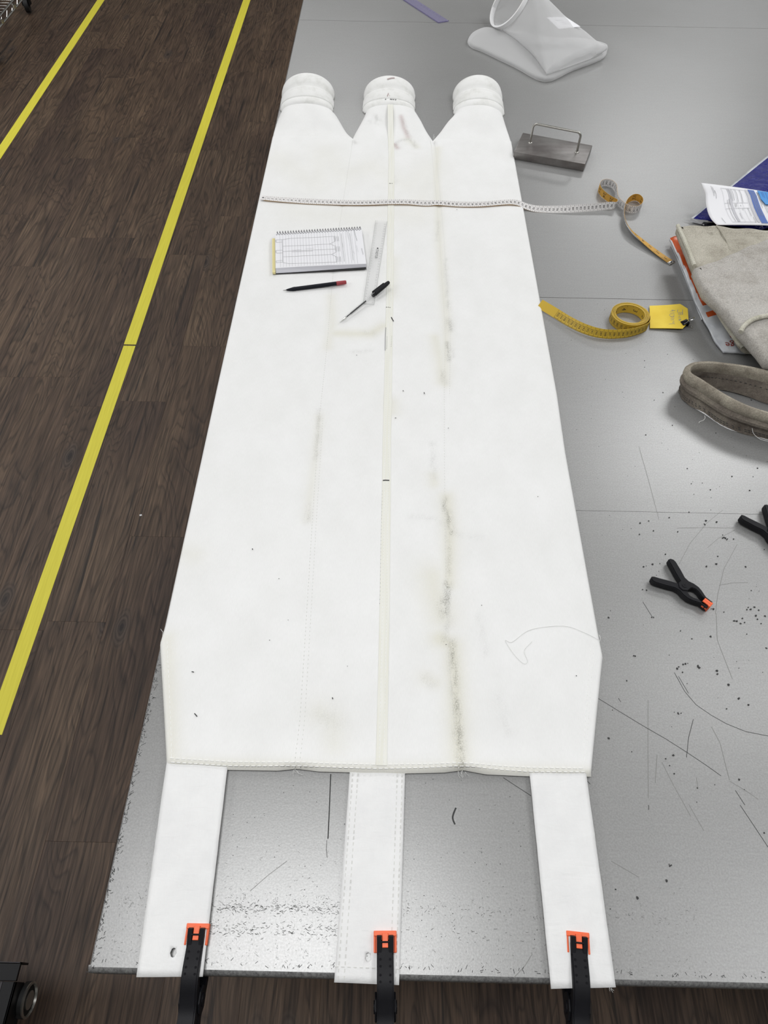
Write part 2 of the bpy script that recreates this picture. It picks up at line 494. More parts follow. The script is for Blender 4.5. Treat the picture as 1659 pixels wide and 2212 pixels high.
# --- plastics, metals, paper
m_black = mat('black_nylon', (0.008, 0.008, 0.010), 0.5, 0, 0.18)
q = NT(m_black); q.bump(q.noise(q.coord((700, 700, 700)), 1.0, 2), 0.12, 0.0005)
m_orange = mat('orange_jaw_rubber', (0.88, 0.145, 0.045), 0.5)
m_steel = mat('raw_steel_block', (0.22, 0.21, 0.20), 0.42, 0.75)
q = NT(m_steel); n = q.noise(q.coord((10, 70, 60)), 1.0, 4, 0.6); n2 = q.noise(q.coord((25, 25, 25)), 1, 3)
q.l(q.mix(0.5, q.ramp(n, [(0.3, (0.15, 0.135, 0.13)), (0.7, (0.30, 0.285, 0.275))]), q.ramp(n2, [(0.35, (0.17, 0.15, 0.145)), (0.7, (0.29, 0.285, 0.27))])), q.b.inputs['Base Color'])
m_rod = mat('bright_steel_rod', (0.42, 0.41, 0.38), 0.3, 0.9)
m_chrome = mat('chrome', (0.72, 0.72, 0.70), 0.16, 1.0)
m_blacksteel = mat('black_painted_steel', (0.007, 0.007, 0.008), 0.45, 0, 0.25)
m_rubber = mat('black_rubber', (0.008, 0.008, 0.008), 0.6)
m_darkred = mat('dark_red_paint', (0.055, 0.004, 0.005), 0.45)
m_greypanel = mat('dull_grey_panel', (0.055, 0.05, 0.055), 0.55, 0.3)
m_paper = mat('white_paper', (0.80, 0.80, 0.82), 0.8, 0, 0.2)
m_paperedge = mat('page_edges', (0.60, 0.60, 0.65), 0.8)
q = NT(m_paperedge); n = q.noise(q.coord((4, 4, 900)), 1, 2); q.l(q.ramp(n, [(0.35, (0.60, 0.60, 0.65)), (0.65, (0.72, 0.72, 0.76))]), q.b.inputs['Base Color'])
m_yboard = mat('pale_yellow_board', (0.74, 0.66, 0.33), 0.8)
m_tag = mat('yellow_card_tag', (0.82, 0.60, 0.065), 0.7)
q = NT(m_tag); q.l(q.ramp(q.noise(q.coord((30, 30, 1)), 1, 3), [(0.3, (0.78, 0.56, 0.05)), (0.7, (0.84, 0.635, 0.08))]), q.b.inputs['Base Color'])
m_tapew = mat('white_tape_face', (0.72, 0.70, 0.685), 0.5)
m_tapeo = mat('orange_yellow_tape_face', (0.62, 0.34, 0.055), 0.5)
m_tapey = mat('yellow_tape_face', (0.58, 0.385, 0.035), 0.45)
m_tapey_edge = mat('yellow_tape_back', (0.47, 0.31, 0.03), 0.5)
m_blue = mat('dark_blue_poly_mailer', (0.006, 0.008, 0.17), 0.12, 0, 0.3)
q = NT(m_blue); n = q.noise(q.coord((38, 52, 38)), 1, 5, 0.65, 0.6); q.bump(n, 0.9, 0.012)
m_polywhite = mat('white_poly_film', (0.66, 0.68, 0.71), 0.25, 0, 0.6)
q = NT(m_polywhite); n = q.noise(q.coord((35, 35, 35)), 1, 5, 0.65, 0.6)
q.l(q.ramp(q.noise(q.coord((25, 25, 25)), 1, 3), [(0.35, (0.50, 0.52, 0.555)), (0.7, (0.70, 0.72, 0.74))]), q.b.inputs['Base Color']); q.bump(n, 0.5, 0.005)
m_polyorange = mat('orange_poly_film', (0.52, 0.085, 0.018), 0.25, 0, 0.6)
q = NT(m_polyorange); n = q.noise(q.coord((35, 35, 35)), 1, 5, 0.65, 0.6); q.bump(n, 0.3, 0.005)
m_polyblack = mat('black_poly_film', (0.006, 0.006, 0.007), 0.25)
m_bluelabel = mat('mid_blue_label', (0.10, 0.19, 0.55), 0.35)
m_banner = mat('blue_banner_print', (0.075, 0.145, 0.42), 0.6)
m_bluecard = mat('sky_blue_card', (0.035, 0.25, 0.62), 0.5)
m_greyprint = mat('pale_grey_print', (0.55, 0.55, 0.58), 0.8)
m_red = mat('red_pen_end', (0.33, 0.035, 0.045), 0.45)
m_pen = mat('blue_black_barrel', (0.006, 0.007, 0.012), 0.45, 0, 0.2)

def clear(name, tint, amount, rough=0.08):
    m = bpy.data.materials.new(name); m.use_nodes = True; t = m.node_tree; t.nodes.clear()
    o = t.nodes.new('ShaderNodeOutputMaterial'); mx = t.nodes.new('ShaderNodeMixShader'); tr = t.nodes.new('ShaderNodeBsdfTransparent'); gl = t.nodes.new('ShaderNodeBsdfPrincipled')
    tr.inputs[0].default_value = (*tint, 1); gl.inputs['Base Color'].default_value = (*[c*0.8 for c in tint], 1); gl.inputs['Roughness'].default_value = rough
    mx.inputs[0].default_value = amount
    t.links.new(tr.outputs[0], mx.inputs[1]); t.links.new(gl.outputs[0], mx.inputs[2]); t.links.new(mx.outputs[0], o.inputs[0])
    return m
m_clear = clear('clear_plastic', (0.985, 0.985, 0.985), 0.06)
m_clear_edge = clear('clear_plastic_edge', (0.75, 0.76, 0.75), 0.25)
m_purple = clear('purple_clear_plastic', (0.78, 0.76, 0.90), 0.22)
m_purple_edge = clear('purple_clear_edge', (0.25, 0.22, 0.42), 0.5)

m_net = bpy.data.materials.new('white_nylon_netting'); m_net.use_nodes = True
t = m_net.node_tree; t.nodes.clear()
o_ = t.nodes.new('ShaderNodeOutputMaterial'); mx = t.nodes.new('ShaderNodeMixShader'); tr = t.nodes.new('ShaderNodeBsdfTransparent')
df = t.nodes.new('ShaderNodeBsdfDiffuse'); tl = t.nodes.new('ShaderNodeBsdfTranslucent'); m2 = t.nodes.new('ShaderNodeMixShader')
lw = t.nodes.new('ShaderNodeLayerWeight'); lw.inputs[0].default_value = 0.35
mr = t.nodes.new('ShaderNodeMapRange'); mr.inputs[3].default_value = 0.38; mr.inputs[4].default_value = 0.92
df.inputs[0].default_value = (0.74, 0.74, 0.74, 1); tl.inputs[0].default_value = (0.74, 0.74, 0.74, 1); m2.inputs[0].default_value = 0.3
t.links.new(df.outputs[0], m2.inputs[1]); t.links.new(tl.outputs[0], m2.inputs[2])
t.links.new(lw.outputs['Facing'], mr.inputs[0]); t.links.new(mr.outputs[0], mx.inputs[0])
t.links.new(tr.outputs[0], mx.inputs[1]); t.links.new(m2.outputs[0], mx.inputs[2]); t.links.new(mx.outputs[0], o_.inputs[0])
m_netband = mat('white_net_binding', (0.84, 0.84, 0.84), 0.8)

# ------------------------------------------------------------------ floor
floor = obj('floor', box(-5.2, 6.2, -3.2, 9.2, -0.08, -0.0045), mat('dark_subfloor', (0.012, 0.010, 0.009), 0.8), origin=(0, 0, -0.0045))
set_tag(floor, kind='structure')
m_wall = mat('white_wall_paint', (0.78, 0.78, 0.76), 0.9)
for nm, bx in (('ceiling', box(-5.2, 6.2, -3.2, 9.2, 3.0, 3.1)), ('wall_left', box(-5.3, -5.2, -3.2, 9.2, -0.08, 3.1)), ('wall_right', box(6.2, 6.3, -3.2, 9.2, -0.08, 3.1)),
               ('wall_front', box(-5.3, 6.3, -3.3, -3.2, -0.08, 3.1)), ('wall_back', box(-5.3, 6.3, 9.2, 9.3, -0.08, 3.1))):
    set_tag(obj(nm, bx, m_wall), kind='structure')
PW, PLN = 0.1825, 0.937
pl_mesh = {}
def plank_mesh(y0, y1):
    k = round(y1-y0, 3)
    if k not in pl_mesh:
        v, f = box(-PW/2+0.0001, PW/2-0.0001, -k/2+0.0001, k/2-0.0001, -0.0045, 0.0)
        me = bpy.data.meshes.new('plank'); me.from_pydata(v, [], f); me.materials.append(m_wood)
        bm = bmesh.new(); bm.from_mesh(me)
        bmesh.ops.bevel(bm, geom=[e for e in bm.edges if all(abs(w.co.z) < 1e-6 for w in e.verts)], offset=0.0003, segments=1, affect='EDGES')
        bm.to_mesh(me); bm.free(); pl_mesh[k] = me
    return pl_mesh[k]
# lanes run away from the camera; joint offset of every lane read where the photo shows it
joints = {-9: 0.4, -8: 0.75, -7: 0.1, -6: 0.55, -5: 0.30, -4: 0.83, -3: 0.12, -2: 0.125, -1: 0.907, 0: 0.939, 1: 0.32, 2: 0.62, 3: 0.18, 4: 0.80, 5: 0.45, 6: 0.05, 7: 0.66, 8: 0.3, 9: 0.88, 10: 0.5}
for k in range(-11, 13):
    xc = -0.860 - PW/2 + k*PW
    j = joints.get(k, (k*0.37) % 0.937)
    lo, hi = (-0.55, 7.0) if xc < -0.15 else (-0.55, 0.75)
    if xc < -1.9: lo = 2.2
    y = j - 3*PLN
    while y < hi:
        if y+PLN > lo:
            o = bpy.data.objects.new('plank', plank_mesh(y, y+PLN)); COL.objects.link(o)
            o.parent = floor; o.location = (xc, y+PLN/2, 0.0045)
        y += PLN

def floor_strip(poly, label):
    return set_tag(obj('floor_tape', prism(poly, 0.0001, 0.0007), m_ftape), label, 'floor tape', 'yellow floor marking strips')
i0 = [(-1.0961, 5.8192), (-1.0435, 5.8216), (-1.0501, 2.1946), (-1.0999, 2.1946), (-1.1135, 0.723), (-1.0615, 0.5885), (-2.1378, 3.7447), (-2.0852, 3.5895), (-2.1262, 5.7714), (-2.0757, 5.7737)]
floor_strip([(-1.100, 2.196), (-1.050, 2.196), (-1.049, 6.9), (-1.102, 6.9)], 'long yellow floor tape strip beside the table, far piece beyond the dark joint')
floor_strip([(-1.111, 0.588), (-1.062, 0.588), (-1.050, 2.188), (-1.099, 2.188)], 'yellow floor tape strip beside the table, near piece ending at the left border')
floor_strip([(-2.150, 2.6), (-2.099, 2.6), (-2.074, 6.9), (-2.125, 6.9)], 'yellow floor tape strip farthest left, crossing the top left corner')
set_tag(obj('paint_fleck', pillow([(a, b) for a, b in [(-0.8462, 1.3442), (-0.8387, 1.3463), (-0.8359, 1.3406), (-0.8433, 1.3385)]], 0.0, 0.001, 0.0005, step=0.02), m_paper), 'tiny white fleck lying on the dark floor boards', 'fleck')

# ------------------------------------------------------------------ work table
table = thing('work_table', 'large grey sheet metal covered work table under the white filter bag', 'table', (0.55, 1.6, 0))
XL, XR, YF, YB = -0.347, 2.15, 0.021, 4.3
def sheet(y0, y1, x0=XL+0.004, x1=XR):
    return box(x0, x1, y0, y1, TZ-0.0015, TZ)
for a, b in ((YF+0.006, 0.7166), (0.7172, 1.3063), (1.3077, 2.8072), (2.8086, YB)):
    obj('sheet_panel', sheet(a, b), m_table, table)
obj('core_board', box(XL+0.004, XR-0.003, YF+0.006, YB-0.003, TZ-0.036, TZ-0.0016), m_core, table)
R_ = 0.008
prof = [(YF+R_+0.0, TZ)] + [(YF+R_-R_*math.sin(a), TZ-R_+R_*math.cos(a)) for a in [math.pi/2*i/6 for i in range(1, 7)]] + [(YF, TZ-0.038), (YF+0.003, TZ-0.038), (YF+0.003, TZ-R_), (YF+R_, TZ-0.003)]
obj('front_rim', loft([[(x, y, z) for y, z in prof] for x in (XL, XR)], True, True, True), m_rim, table, smooth=True)
prof = [(XL+0.005, TZ)] + [(XL+0.005-0.005*math.sin(a), TZ-0.005+0.005*math.cos(a)) for a in [math.pi/2*i/5 for i in range(1, 6)]] + [(XL, TZ-0.038), (XL+0.003, TZ-0.038), (XL+0.003, TZ-0.006), (XL+0.005, TZ-0.003)]
obj('side_trim', loft([[(x, y, z) for x, z in prof] for y in (YF+0.007, YB)], True, True, True), m_rim, table, smooth=True)
for x in (-0.1, 1.95):
    for y in (0.35, 2.1, 3.9):
        obj('leg', box(x-0.03, x+0.03, y-0.03, y+0.03, 0.0046, TZ-0.09), m_blacksteel, table, bevel=0.004)
    obj('side_rail', box(x-0.03, x+0.03, 0.30, 3.95, TZ-0.09, TZ-0.036), m_blacksteel, table)
for y in (0.35, 2.1, 3.9):
    obj('cross_rail', box(-0.07, 1.92, y-0.025, y+0.025, TZ-0.089, TZ-0.0365), m_blacksteel, table)
# scratches and scuffs worn into the sheet: thin flush marks
zt = TZ+0.00012
S1 = [[(0.3195, 0.3744), (0.3511, 0.3529), (0.3795, 0.3339), (0.4076, 0.3163), (0.4335, 0.298), (0.4564, 0.2808), (0.4741, 0.2664)],
      [(0.4637, 0.3675), (0.4824, 0.3522), (0.5015, 0.34), (0.5263, 0.3294), (0.5566, 0.3237)],
      [(0.4902, 0.2283), (0.5012, 0.2031), (0.5127, 0.1765)], [(0.4889, 0.2474), (0.4967, 0.2284)],
      [(0.4423, 0.4176), (0.4514, 0.3877), (0.4637, 0.3675)], [(0.4473, 0.4116), (0.4564, 0.3849)], [(0.4543, 0.3459), (0.4412, 0.3192), (0.4316, 0.2907)],
      [(0.3651, 0.2256), (0.3639, 0.2195)],       [(0.4178, 0.5374), (0.4278, 0.5103)], [(0.3499, 0.3751), (0.3526, 0.3693)],
      [(0.1696, 0.2573), (0.1836, 0.2483), (0.2058, 0.2342)], [(0.2796, 0.2628), (0.2895, 0.2512)]]
S2 = [[(0.3937, 0.3732), (0.3803, 0.307), (0.3663, 0.2342)], [(0.3952, 0.2833), (0.4046, 0.2526), (0.4193, 0.2122)], [(0.4781, 0.3352), (0.4846, 0.312), (0.4843, 0.2749), (0.4845, 0.2607)], [(0.4842, 0.2594), (0.5033, 0.2472), (0.5172, 0.2363)], [(0.5322, 0.5196), (0.5217, 0.4729), (0.5258, 0.4318), (0.5284, 0.4089)], [(0.4749, 0.8689), (0.4771, 0.7875), (0.478, 0.7013)], [(0.5956, 0.724), (0.5607, 0.6957), (0.5207, 0.6518), (0.4926, 0.61)],
      [(0.602, 0.6527), (0.5659, 0.6024), (0.5433, 0.5537), (0.5303, 0.5182)], [(0.6056, 0.6815), (0.5714, 0.6631), (0.5489, 0.644)], [(0.5049, 0.6835), (0.5582, 0.6859), (0.6047, 0.6861)], [(0.5497, 0.5708), (0.571, 0.5759), (0.5995, 0.5777)],
      [(0.4378, 0.2483), (0.4388, 0.2635)], [(0.4199, 0.228), (0.4325, 0.1946)], [(0.3906, 0.2938), (0.3799, 0.2546)], [(-0.1636, 0.1111), (-0.1422, 0.13), (-0.12, 0.1466)], [(0.164, 0.0262), (0.1791, 0.0391), (0.1887, 0.0511)], [(0.3348, 0.1372), (0.3021, 0.1554)], [(0.1389, 0.8088), (0.1388, 0.8077)]]
S3 = [[(-0.0702, 0.257), (-0.069, 0.204), (-0.0686, 0.1742)]]
S4 = [crom([(0.1023, 0.2165), (0.0996, 0.2111), (0.0975, 0.2052), (0.0979, 0.2006), (0.1002, 0.1954)], 5)]
set_tag(obj('scratch_marks', join(strokes(S1, 0.0008, zt), strokes(S3, 0.0015, zt), strokes([[(-0.07, 0.1725), (-0.0699, 0.1613), (-0.068, 0.1515)]], 0.0006, zt), strokes(S4, 0.0022, zt)), m_dark, table), kind='stuff')
set_tag(obj('faint_scratches', strokes(S2, 0.0007, zt), m_scratch_light, table), kind='stuff')
rs = random.Random(3)
sc = []
for i in range(1700):
    x = rs.uniform(XL+0.02, 0.40); y = YF+0.012+abs(rs.gauss(0, 0.055))
    if rs.random() < 0.35: y = YF+0.075+rs.gauss(0, 0.006)
    a = rs.choice([rs.gauss(0, 0.5), rs.uniform(0, 3.14)]); L = rs.uniform(0.0007, 0.0034)
    if x > 0.02 and rs.random() < 0.65: continue
    sc.append([(x, y), (x+L*math.cos(a)*0.5+rs.gauss(0, .0004), y+L*math.sin(a)*0.5), (x+L*math.cos(a), y+L*math.sin(a))])
set_tag(obj('edge_scuffs', strokes(sc, 0.00036, zt), m_scratch, table), kind='stuff')
sc = []
for i in range(420):   # the dark rubbed band a hand's breadth in from the front edge
    x = rs.uniform(-0.22, -0.02) if i < 320 else rs.uniform(-0.30, 0.2)
    y = YF+rs.choice([0.070, 0.074, 0.045, 0.052])+rs.gauss(0, 0.0022)
    a = rs.gauss(0, 0.35); L = rs.uniform(0.001, 0.0045)
    sc.append([(x, y), (x+L*math.cos(a), y+L*math.sin(a))])
set_tag(obj('rubbed_band', strokes(sc, 0.00055, zt), m_scratch, table), kind='stuff')
sc = []
for i in range(420):   # worn dark ticks along the left and front edges
    if rs.random() < 0.5: x, y = XL+0.003+abs(rs.gauss(0, 0.003)), rs.uniform(0.02, 0.42)
    else: x, y = rs.uniform(XL, 0.9), YF+0.009+abs(rs.gauss(0, 0.0025))
    a = rs.uniform(0, 3.14); L = rs.uniform(0.001, 0.005)
    sc.append([(x, y), (x+L*math.cos(a), y+L*math.sin(a))])
set_tag(obj('edge_wear', strokes(sc, 0.0006, zt), m_dark, table), kind='stuff')

# grit lying about on the table
gv = []
spots = [(0.3572, 0.5073), (0.4264, 0.5096), (0.4295, 0.5097), (0.4673, 0.4869), (0.4822, 0.4739), (0.3853, 0.4432), (0.3876, 0.4426), (0.3674, 0.4025), (0.4481, 0.4238), (0.4509, 0.4264), (0.4584, 0.4309), (0.4623, 0.4316), (0.4662, 0.4329), (0.4548, 0.4179), (0.481, 0.4277), (0.4823, 0.4259), (0.4808, 0.4295), (0.508, 0.4215), (0.5073, 0.4166), (0.5196, 0.3997), (0.4338, 0.3537), (0.4381, 0.3543), (0.5071, 0.3622), (0.5294, 0.3789), (0.5409, 0.3693), (0.338, 0.3566), (0.3253, 0.3155), (0.3552, 0.2968), (0.4134, 0.293), (0.405, 0.2788), (0.4093, 0.268), (0.3772, 0.1532), (0.3778, 0.1514), (0.38, 0.1521), (0.3696, 0.1338), (0.3022, 0.1226), (0.5571, 0.5067), (0.5612, 0.5061), (0.5717, 0.5111), (0.573, 0.5037), (0.5832, 0.527), (0.5895, 0.5278), (0.5969, 0.5321), (0.6023, 0.5264), (0.5294, 0.5271), (0.5446, 0.5216), (0.5952, 0.5103), (0.5991, 0.5027), (0.5943, 0.4611), (0.5955, 0.4602), (0.5126, 0.4782), (0.571, 0.4838), (0.4016, 0.2882), (0.4979, 0.262), (0.5124, 0.1934), (0.4318, 0.2307), (0.4368, 0.2495), (0.6092, 0.5164), (0.5865, 0.5312), (0.5661, 0.5019), (0.328, 0.1135), (0.2919, 0.1005)] + \
        [(0.5283, 1.0856), (0.5316, 1.105), (0.5506, 1.0129), (0.5286, 0.991), (0.5544, 0.8171), (0.585, 0.769), (0.6561, 0.7692), (0.6714, 0.8011), (0.6325, 0.8007), (0.5741, 0.7837), (0.5538, 0.782), (0.4969, 0.7049), (0.4594, 0.697), (0.5344, 0.7179), (0.5052, 0.6757), (0.5558, 0.693), (0.5601, 0.7003), (0.5783, 0.6982), (0.5826, 0.6658), (0.5847, 0.6646), (0.5864, 0.6614), (0.5881, 0.663), (0.6452, 0.6427), (0.5557, 0.6116), (0.5621, 0.6271), (0.4739, 0.6292), (0.4316, 0.6033), (0.4366, 0.6051), (0.448, 0.6089), (0.4605, 0.6104), (0.4279, 0.5587), (0.4217, 0.5597), (0.4634, 0.6766), (0.4432, 0.6922), (0.63, 0.9068), (0.4939, 0.8984), (0.5503, 0.9244), (0.7237, 0.9966), (0.6851, 0.8215), (0.6038, 0.6074), (0.6002, 0.5623), (0.6017, 0.5264), (0.5949, 0.5165), (0.5448, 0.5218), (0.5294, 0.5262), (0.5258, 0.5272), (0.4376, 0.6684), (0.5565, 0.6917), (0.5379, 0.6064), (0.5818, 0.6708), (0.5801, 0.6645), (0.5984, 0.6625)]
for x, y in spots:
    r = rs.uniform(0.0006, 0.0015); a = rs.uniform(0, 3.1)
    pts = [(x+r*(1+rs.uniform(-.4, .6))*math.cos(a+k*1.05), y+r*(1+rs.uniform(-.4, .6))*math.sin(a+k*1.05)) for k in range(6)]
    gv.append(prism(pts, TZ+0.0002, TZ+0.0008+0.3*r))
for i in range(150):
    x = rs.uniform(0.36, 0.95); y = rs.uniform(0.1, 1.3); r = rs.uniform(0.0003, 0.0007)
    gv.append(prism([(x+r*math.cos(k*1.26), y+r*math.sin(k*1.26)) for k in range(5)], TZ+0.0002, TZ+0.0007))
for i in range(110):
    x = rs.uniform(-0.2, 0.25); y = rs.uniform(0.06, 0.26); r = rs.uniform(0.0003, 0.0006)
    gv.append(prism([(x+r*math.cos(k*1.26), y+r*math.sin(k*1.26)) for k in range(5)], TZ+0.0002, TZ+0.0006))
set_tag(obj('grit', join(*gv), m_dark, origin=(0.5, 0.6, TZ)), 'fine black grit scattered over the grey table top', 'grit', kind='stuff')

# ------------------------------------------------------------------ white filter bag with three necks
BT = 0.0072     # thickness of the flat doubled cloth
BODY_L, BODY_R = -0.346, 0.333
hemX = [(-0.2971, 0.2613), (-0.2143, 0.2587), (-0.1436, 0.259), (-0.1182, 0.2621), (-0.0858, 0.2591), (-0.0055, 0.259), (0.033, 0.2592), (0.0876, 0.2616), (0.1135, 0.2653), (0.1453, 0.2604), (0.2029, 0.2592), (0.2896, 0.2605)]
hx = np.array([p[0] for p in hemX]); hy = np.array([p[1] for p in hemX])
seamL = [(-0.1204, 0.2603), (-0.1192, 0.333), (-0.1235, 0.496), (-0.1295, 0.7024), (-0.1342, 0.9221), (-0.1331, 1.1053), (-0.1361, 1.4231), (-0.1278, 1.6771), (-0.1176, 1.9733)]
seamR = [(0.1126, 0.2642), (0.1088, 0.345), (0.1042, 0.4578), (0.1059, 0.6132), (0.1102, 0.8133), (0.1152, 0.9914), (0.1231, 1.1707), (0.1198, 1.5051), (0.1146, 1.7507), (0.1073, 1.9817)]
def px_at(line, Y):
    ys = np.array([p[1] for p in line]); xs = np.array([p[0] for p in line]); i = np.argsort(ys)
    return np.interp(Y, ys[i], xs[i])
YC = 1.990
def body_edges(Y):
    l = np.interp(Y, [0.263, 0.445, 0.475, 1.0, YC], [-0.299, -0.3465, -0.3445, -0.346, BODY_L])
    r = np.interp(Y, [0.262, 0.440, 0.475, 0.85, 1.0, YC], [0.291, 0.337, 0.336, 0.333, 0.336, 0.330])
    return l, r
def und(x, y):
    return 0.0009*np.sin(9*x+3.1*y+1)*np.sin(5.3*y-4*x) + 0.0006*np.sin(17*y+6*x)
def bag_z(x, y):
    """top of the flat part of the bag"""
    sl, sr = px_at(seamL, y), px_at(seamR, y)
    g = np.exp(-((x-sl)/0.006)**2)*0.0010 + np.exp(-((x-sr)/0.007)**2)*0.0018
    lift = np.exp(-((y-0.263)/0.03)**2)*(0.006*np.exp(-((x-hx[8])/0.035)**2)+0.003*np.exp(-((x-hx[3])/0.03)**2)+0.0035)
    return TZ + BT + und(x, y) - g + lift
N3, NR = 56, 380
us = np.linspace(0, 1, N3+1)
def edge_space(n):    # denser towards 0
    return None
V = []; STN = []
rowsY = np.concatenate([np.linspace(0, 0.02, 8)[:-1], np.linspace(0.02, 1, NR-7)])
cols = []
for r_, t in enumerate(rowsY):
    Yn = 0.263 + t*(YC-0.263)
    l, r = body_edges(Yn); a, b = px_at(seamL, Yn), px_at(seamR, Yn)
    # warp so that the border columns crowd
    w = us**1.0
    e0 = (np.sin((us-0.5)*math.pi)*0.5+0.5)*0.55+us*0.45
    x = np.concatenate([l+(a-l)*e0, (a+(b-a)*us)[1:], (b+(r-b)*e0)[1:]])
    k = max(0.0, 1-(Yn-0.263)/0.16)**2
    Y = Yn + (np.interp(x, hx, hy)-0.2635)*k
    dl = np.minimum(x-l, r-x); dh = np.maximum(Y-np.interp(x, hx, hy), 0) if t < 0.05 else np.full_like(x, 1.0)
    d = np.minimum(dl, dh)
    rim = np.clip(d/0.006, 0, 1); rim = np.sqrt(np.clip(1-(1-rim)**2, 0, 1))
    z = bag_z(x, Y) - TZ
    ta = np.clip((Yn-(YC-0.05))/0.05, 0, 1)**2
    z = z - ta*0.0045*(np.exp(-((x-a)/0.012)**2)+np.exp(-((x-b)/0.012)**2))
    z = z - 0.0012*np.exp(-((Yn-YC)/0.004)**2)*((x > b+0.01) | (x < l+0.13))
    z = 0.0006 + (z-0.0006)*rim
    if t < 1e-9: z = np.full_like(x, 0.0004)+np.where((x < BODY_L-1), 0, 0.004)
    V += list(zip(x, Y, z+TZ))
nc = 3*N3+1; F = []
for i in range(len(rowsY)-1):
    for j in range(nc-1):
        F.append((i*nc+j, i*nc+j+1, (i+1)*nc+j+1, (i+1)*nc+j))
last = (len(rowsY)-1)*nc
# funnels that gather every third of the bag into its neck
def edgeline(s): return s
FUN = [dict(L=[(-0.3455, 1.9824), (-0.3449, 2.0241), (-0.3422, 2.0723), (-0.3382, 2.1108), (-0.3347, 2.1417)], R=[(-0.1182, 1.9832), (-0.1354, 2.0136), (-0.1539, 2.0633), (-0.17, 2.109), (-0.1825, 2.1364)], h=0.027),
       dict(L=[(-0.1182, 1.9832), (-0.1097, 2.0304), (-0.0983, 2.0762), (-0.0903, 2.1148), (-0.0873, 2.1457)], R=[(0.1079, 1.9917), (0.0916, 2.0406), (0.0777, 2.0938), (0.0632, 2.1403), (0.0551, 2.1653)], h=0.024),
       dict(L=[(0.1079, 1.9917), (0.1287, 2.0367), (0.1502, 2.0857), (0.1675, 2.1192), (0.1753, 2.1446)], R=[(0.3289, 2.0077), (0.3263, 2.0389), (0.3218, 2.0814), (0.3174, 2.1278), (0.3139, 2.1697)], h=0.029)]
NF = 26
ends = []
for ti, fn in enumerate(FUN):
    base = [last+ti*N3+j for j in range(N3+1)]
    prev = base
    Lc = crom(fn['L'], 8); Rc = crom(fn['R'], 8)
    ly = np.array([p[1] for p in Lc]); lx = np.array([p[0] for p in Lc]); ry = np.array([p[1] for p in Rc]); rx = np.array([p[0] for p in Rc])
    b0 = np.array([V[k] for k in base])
    for i in range(1, NF+1):
        t = i/NF
        li = np.interp(t, np.linspace(0, 1, len(lx)), np.arange(len(lx))); k0 = int(li); fr = li-k0; k1 = min(k0+1, len(lx)-1)
        xl, yl = lx[k0]*(1-fr)+lx[k1]*fr, ly[k0]*(1-fr)+ly[k1]*fr
        xr, yr = rx[k0]*(1-fr)+rx[k1]*fr, ry[k0]*(1-fr)+ry[k1]*fr
        yl = YC+(yl-ly[0])*(ly[-1]-YC)/(ly[-1]-ly[0]); yr = YC+(yr-ry[0])*(ry[-1]-YC)/(ry[-1]-ry[0])
        s = t*t*(3-2*t)
        hmid = BT + (fn['h']-BT)*s
        p = 7 + (2.0-7)*s
        ue = e0 if i > 2 else us*(1-i/3)+e0*i/3
        prof = np.clip(1-np.abs(2*ue-1)**p, 0, 1)**(1/2.0)
        # a soft crease running in from each side
        cr = 0.004*s*(1-s)*4*np.sin(ue*math.pi*3+ti)
        bl = np.clip(t/0.5, 0, 1); bl = bl*bl*(3-2*bl)
        z = 0.0006 + (hmid-0.0006)*prof + cr*prof
        z = (b0[:, 2]-TZ)*(1-bl)+z*bl
        x = xl+(xr-xl)*ue; y = yl+(yr-yl)*ue
        n = len(V); V += list(zip(x, y, z+TZ)); row = list(range(n, n+N3+1))
        for j in range(N3): F.append((prev[j], prev[j+1], row[j+1], row[j]))
        prev = row
    ends.append([V[k] for k in prev])
bag = thing('filter_bag', 'large white three necked filter bag laid flat along the grey table', 'filter bag', (0, 1.1, TZ))
body = obj('body', (V, F), m_bag, bag, smooth='all')
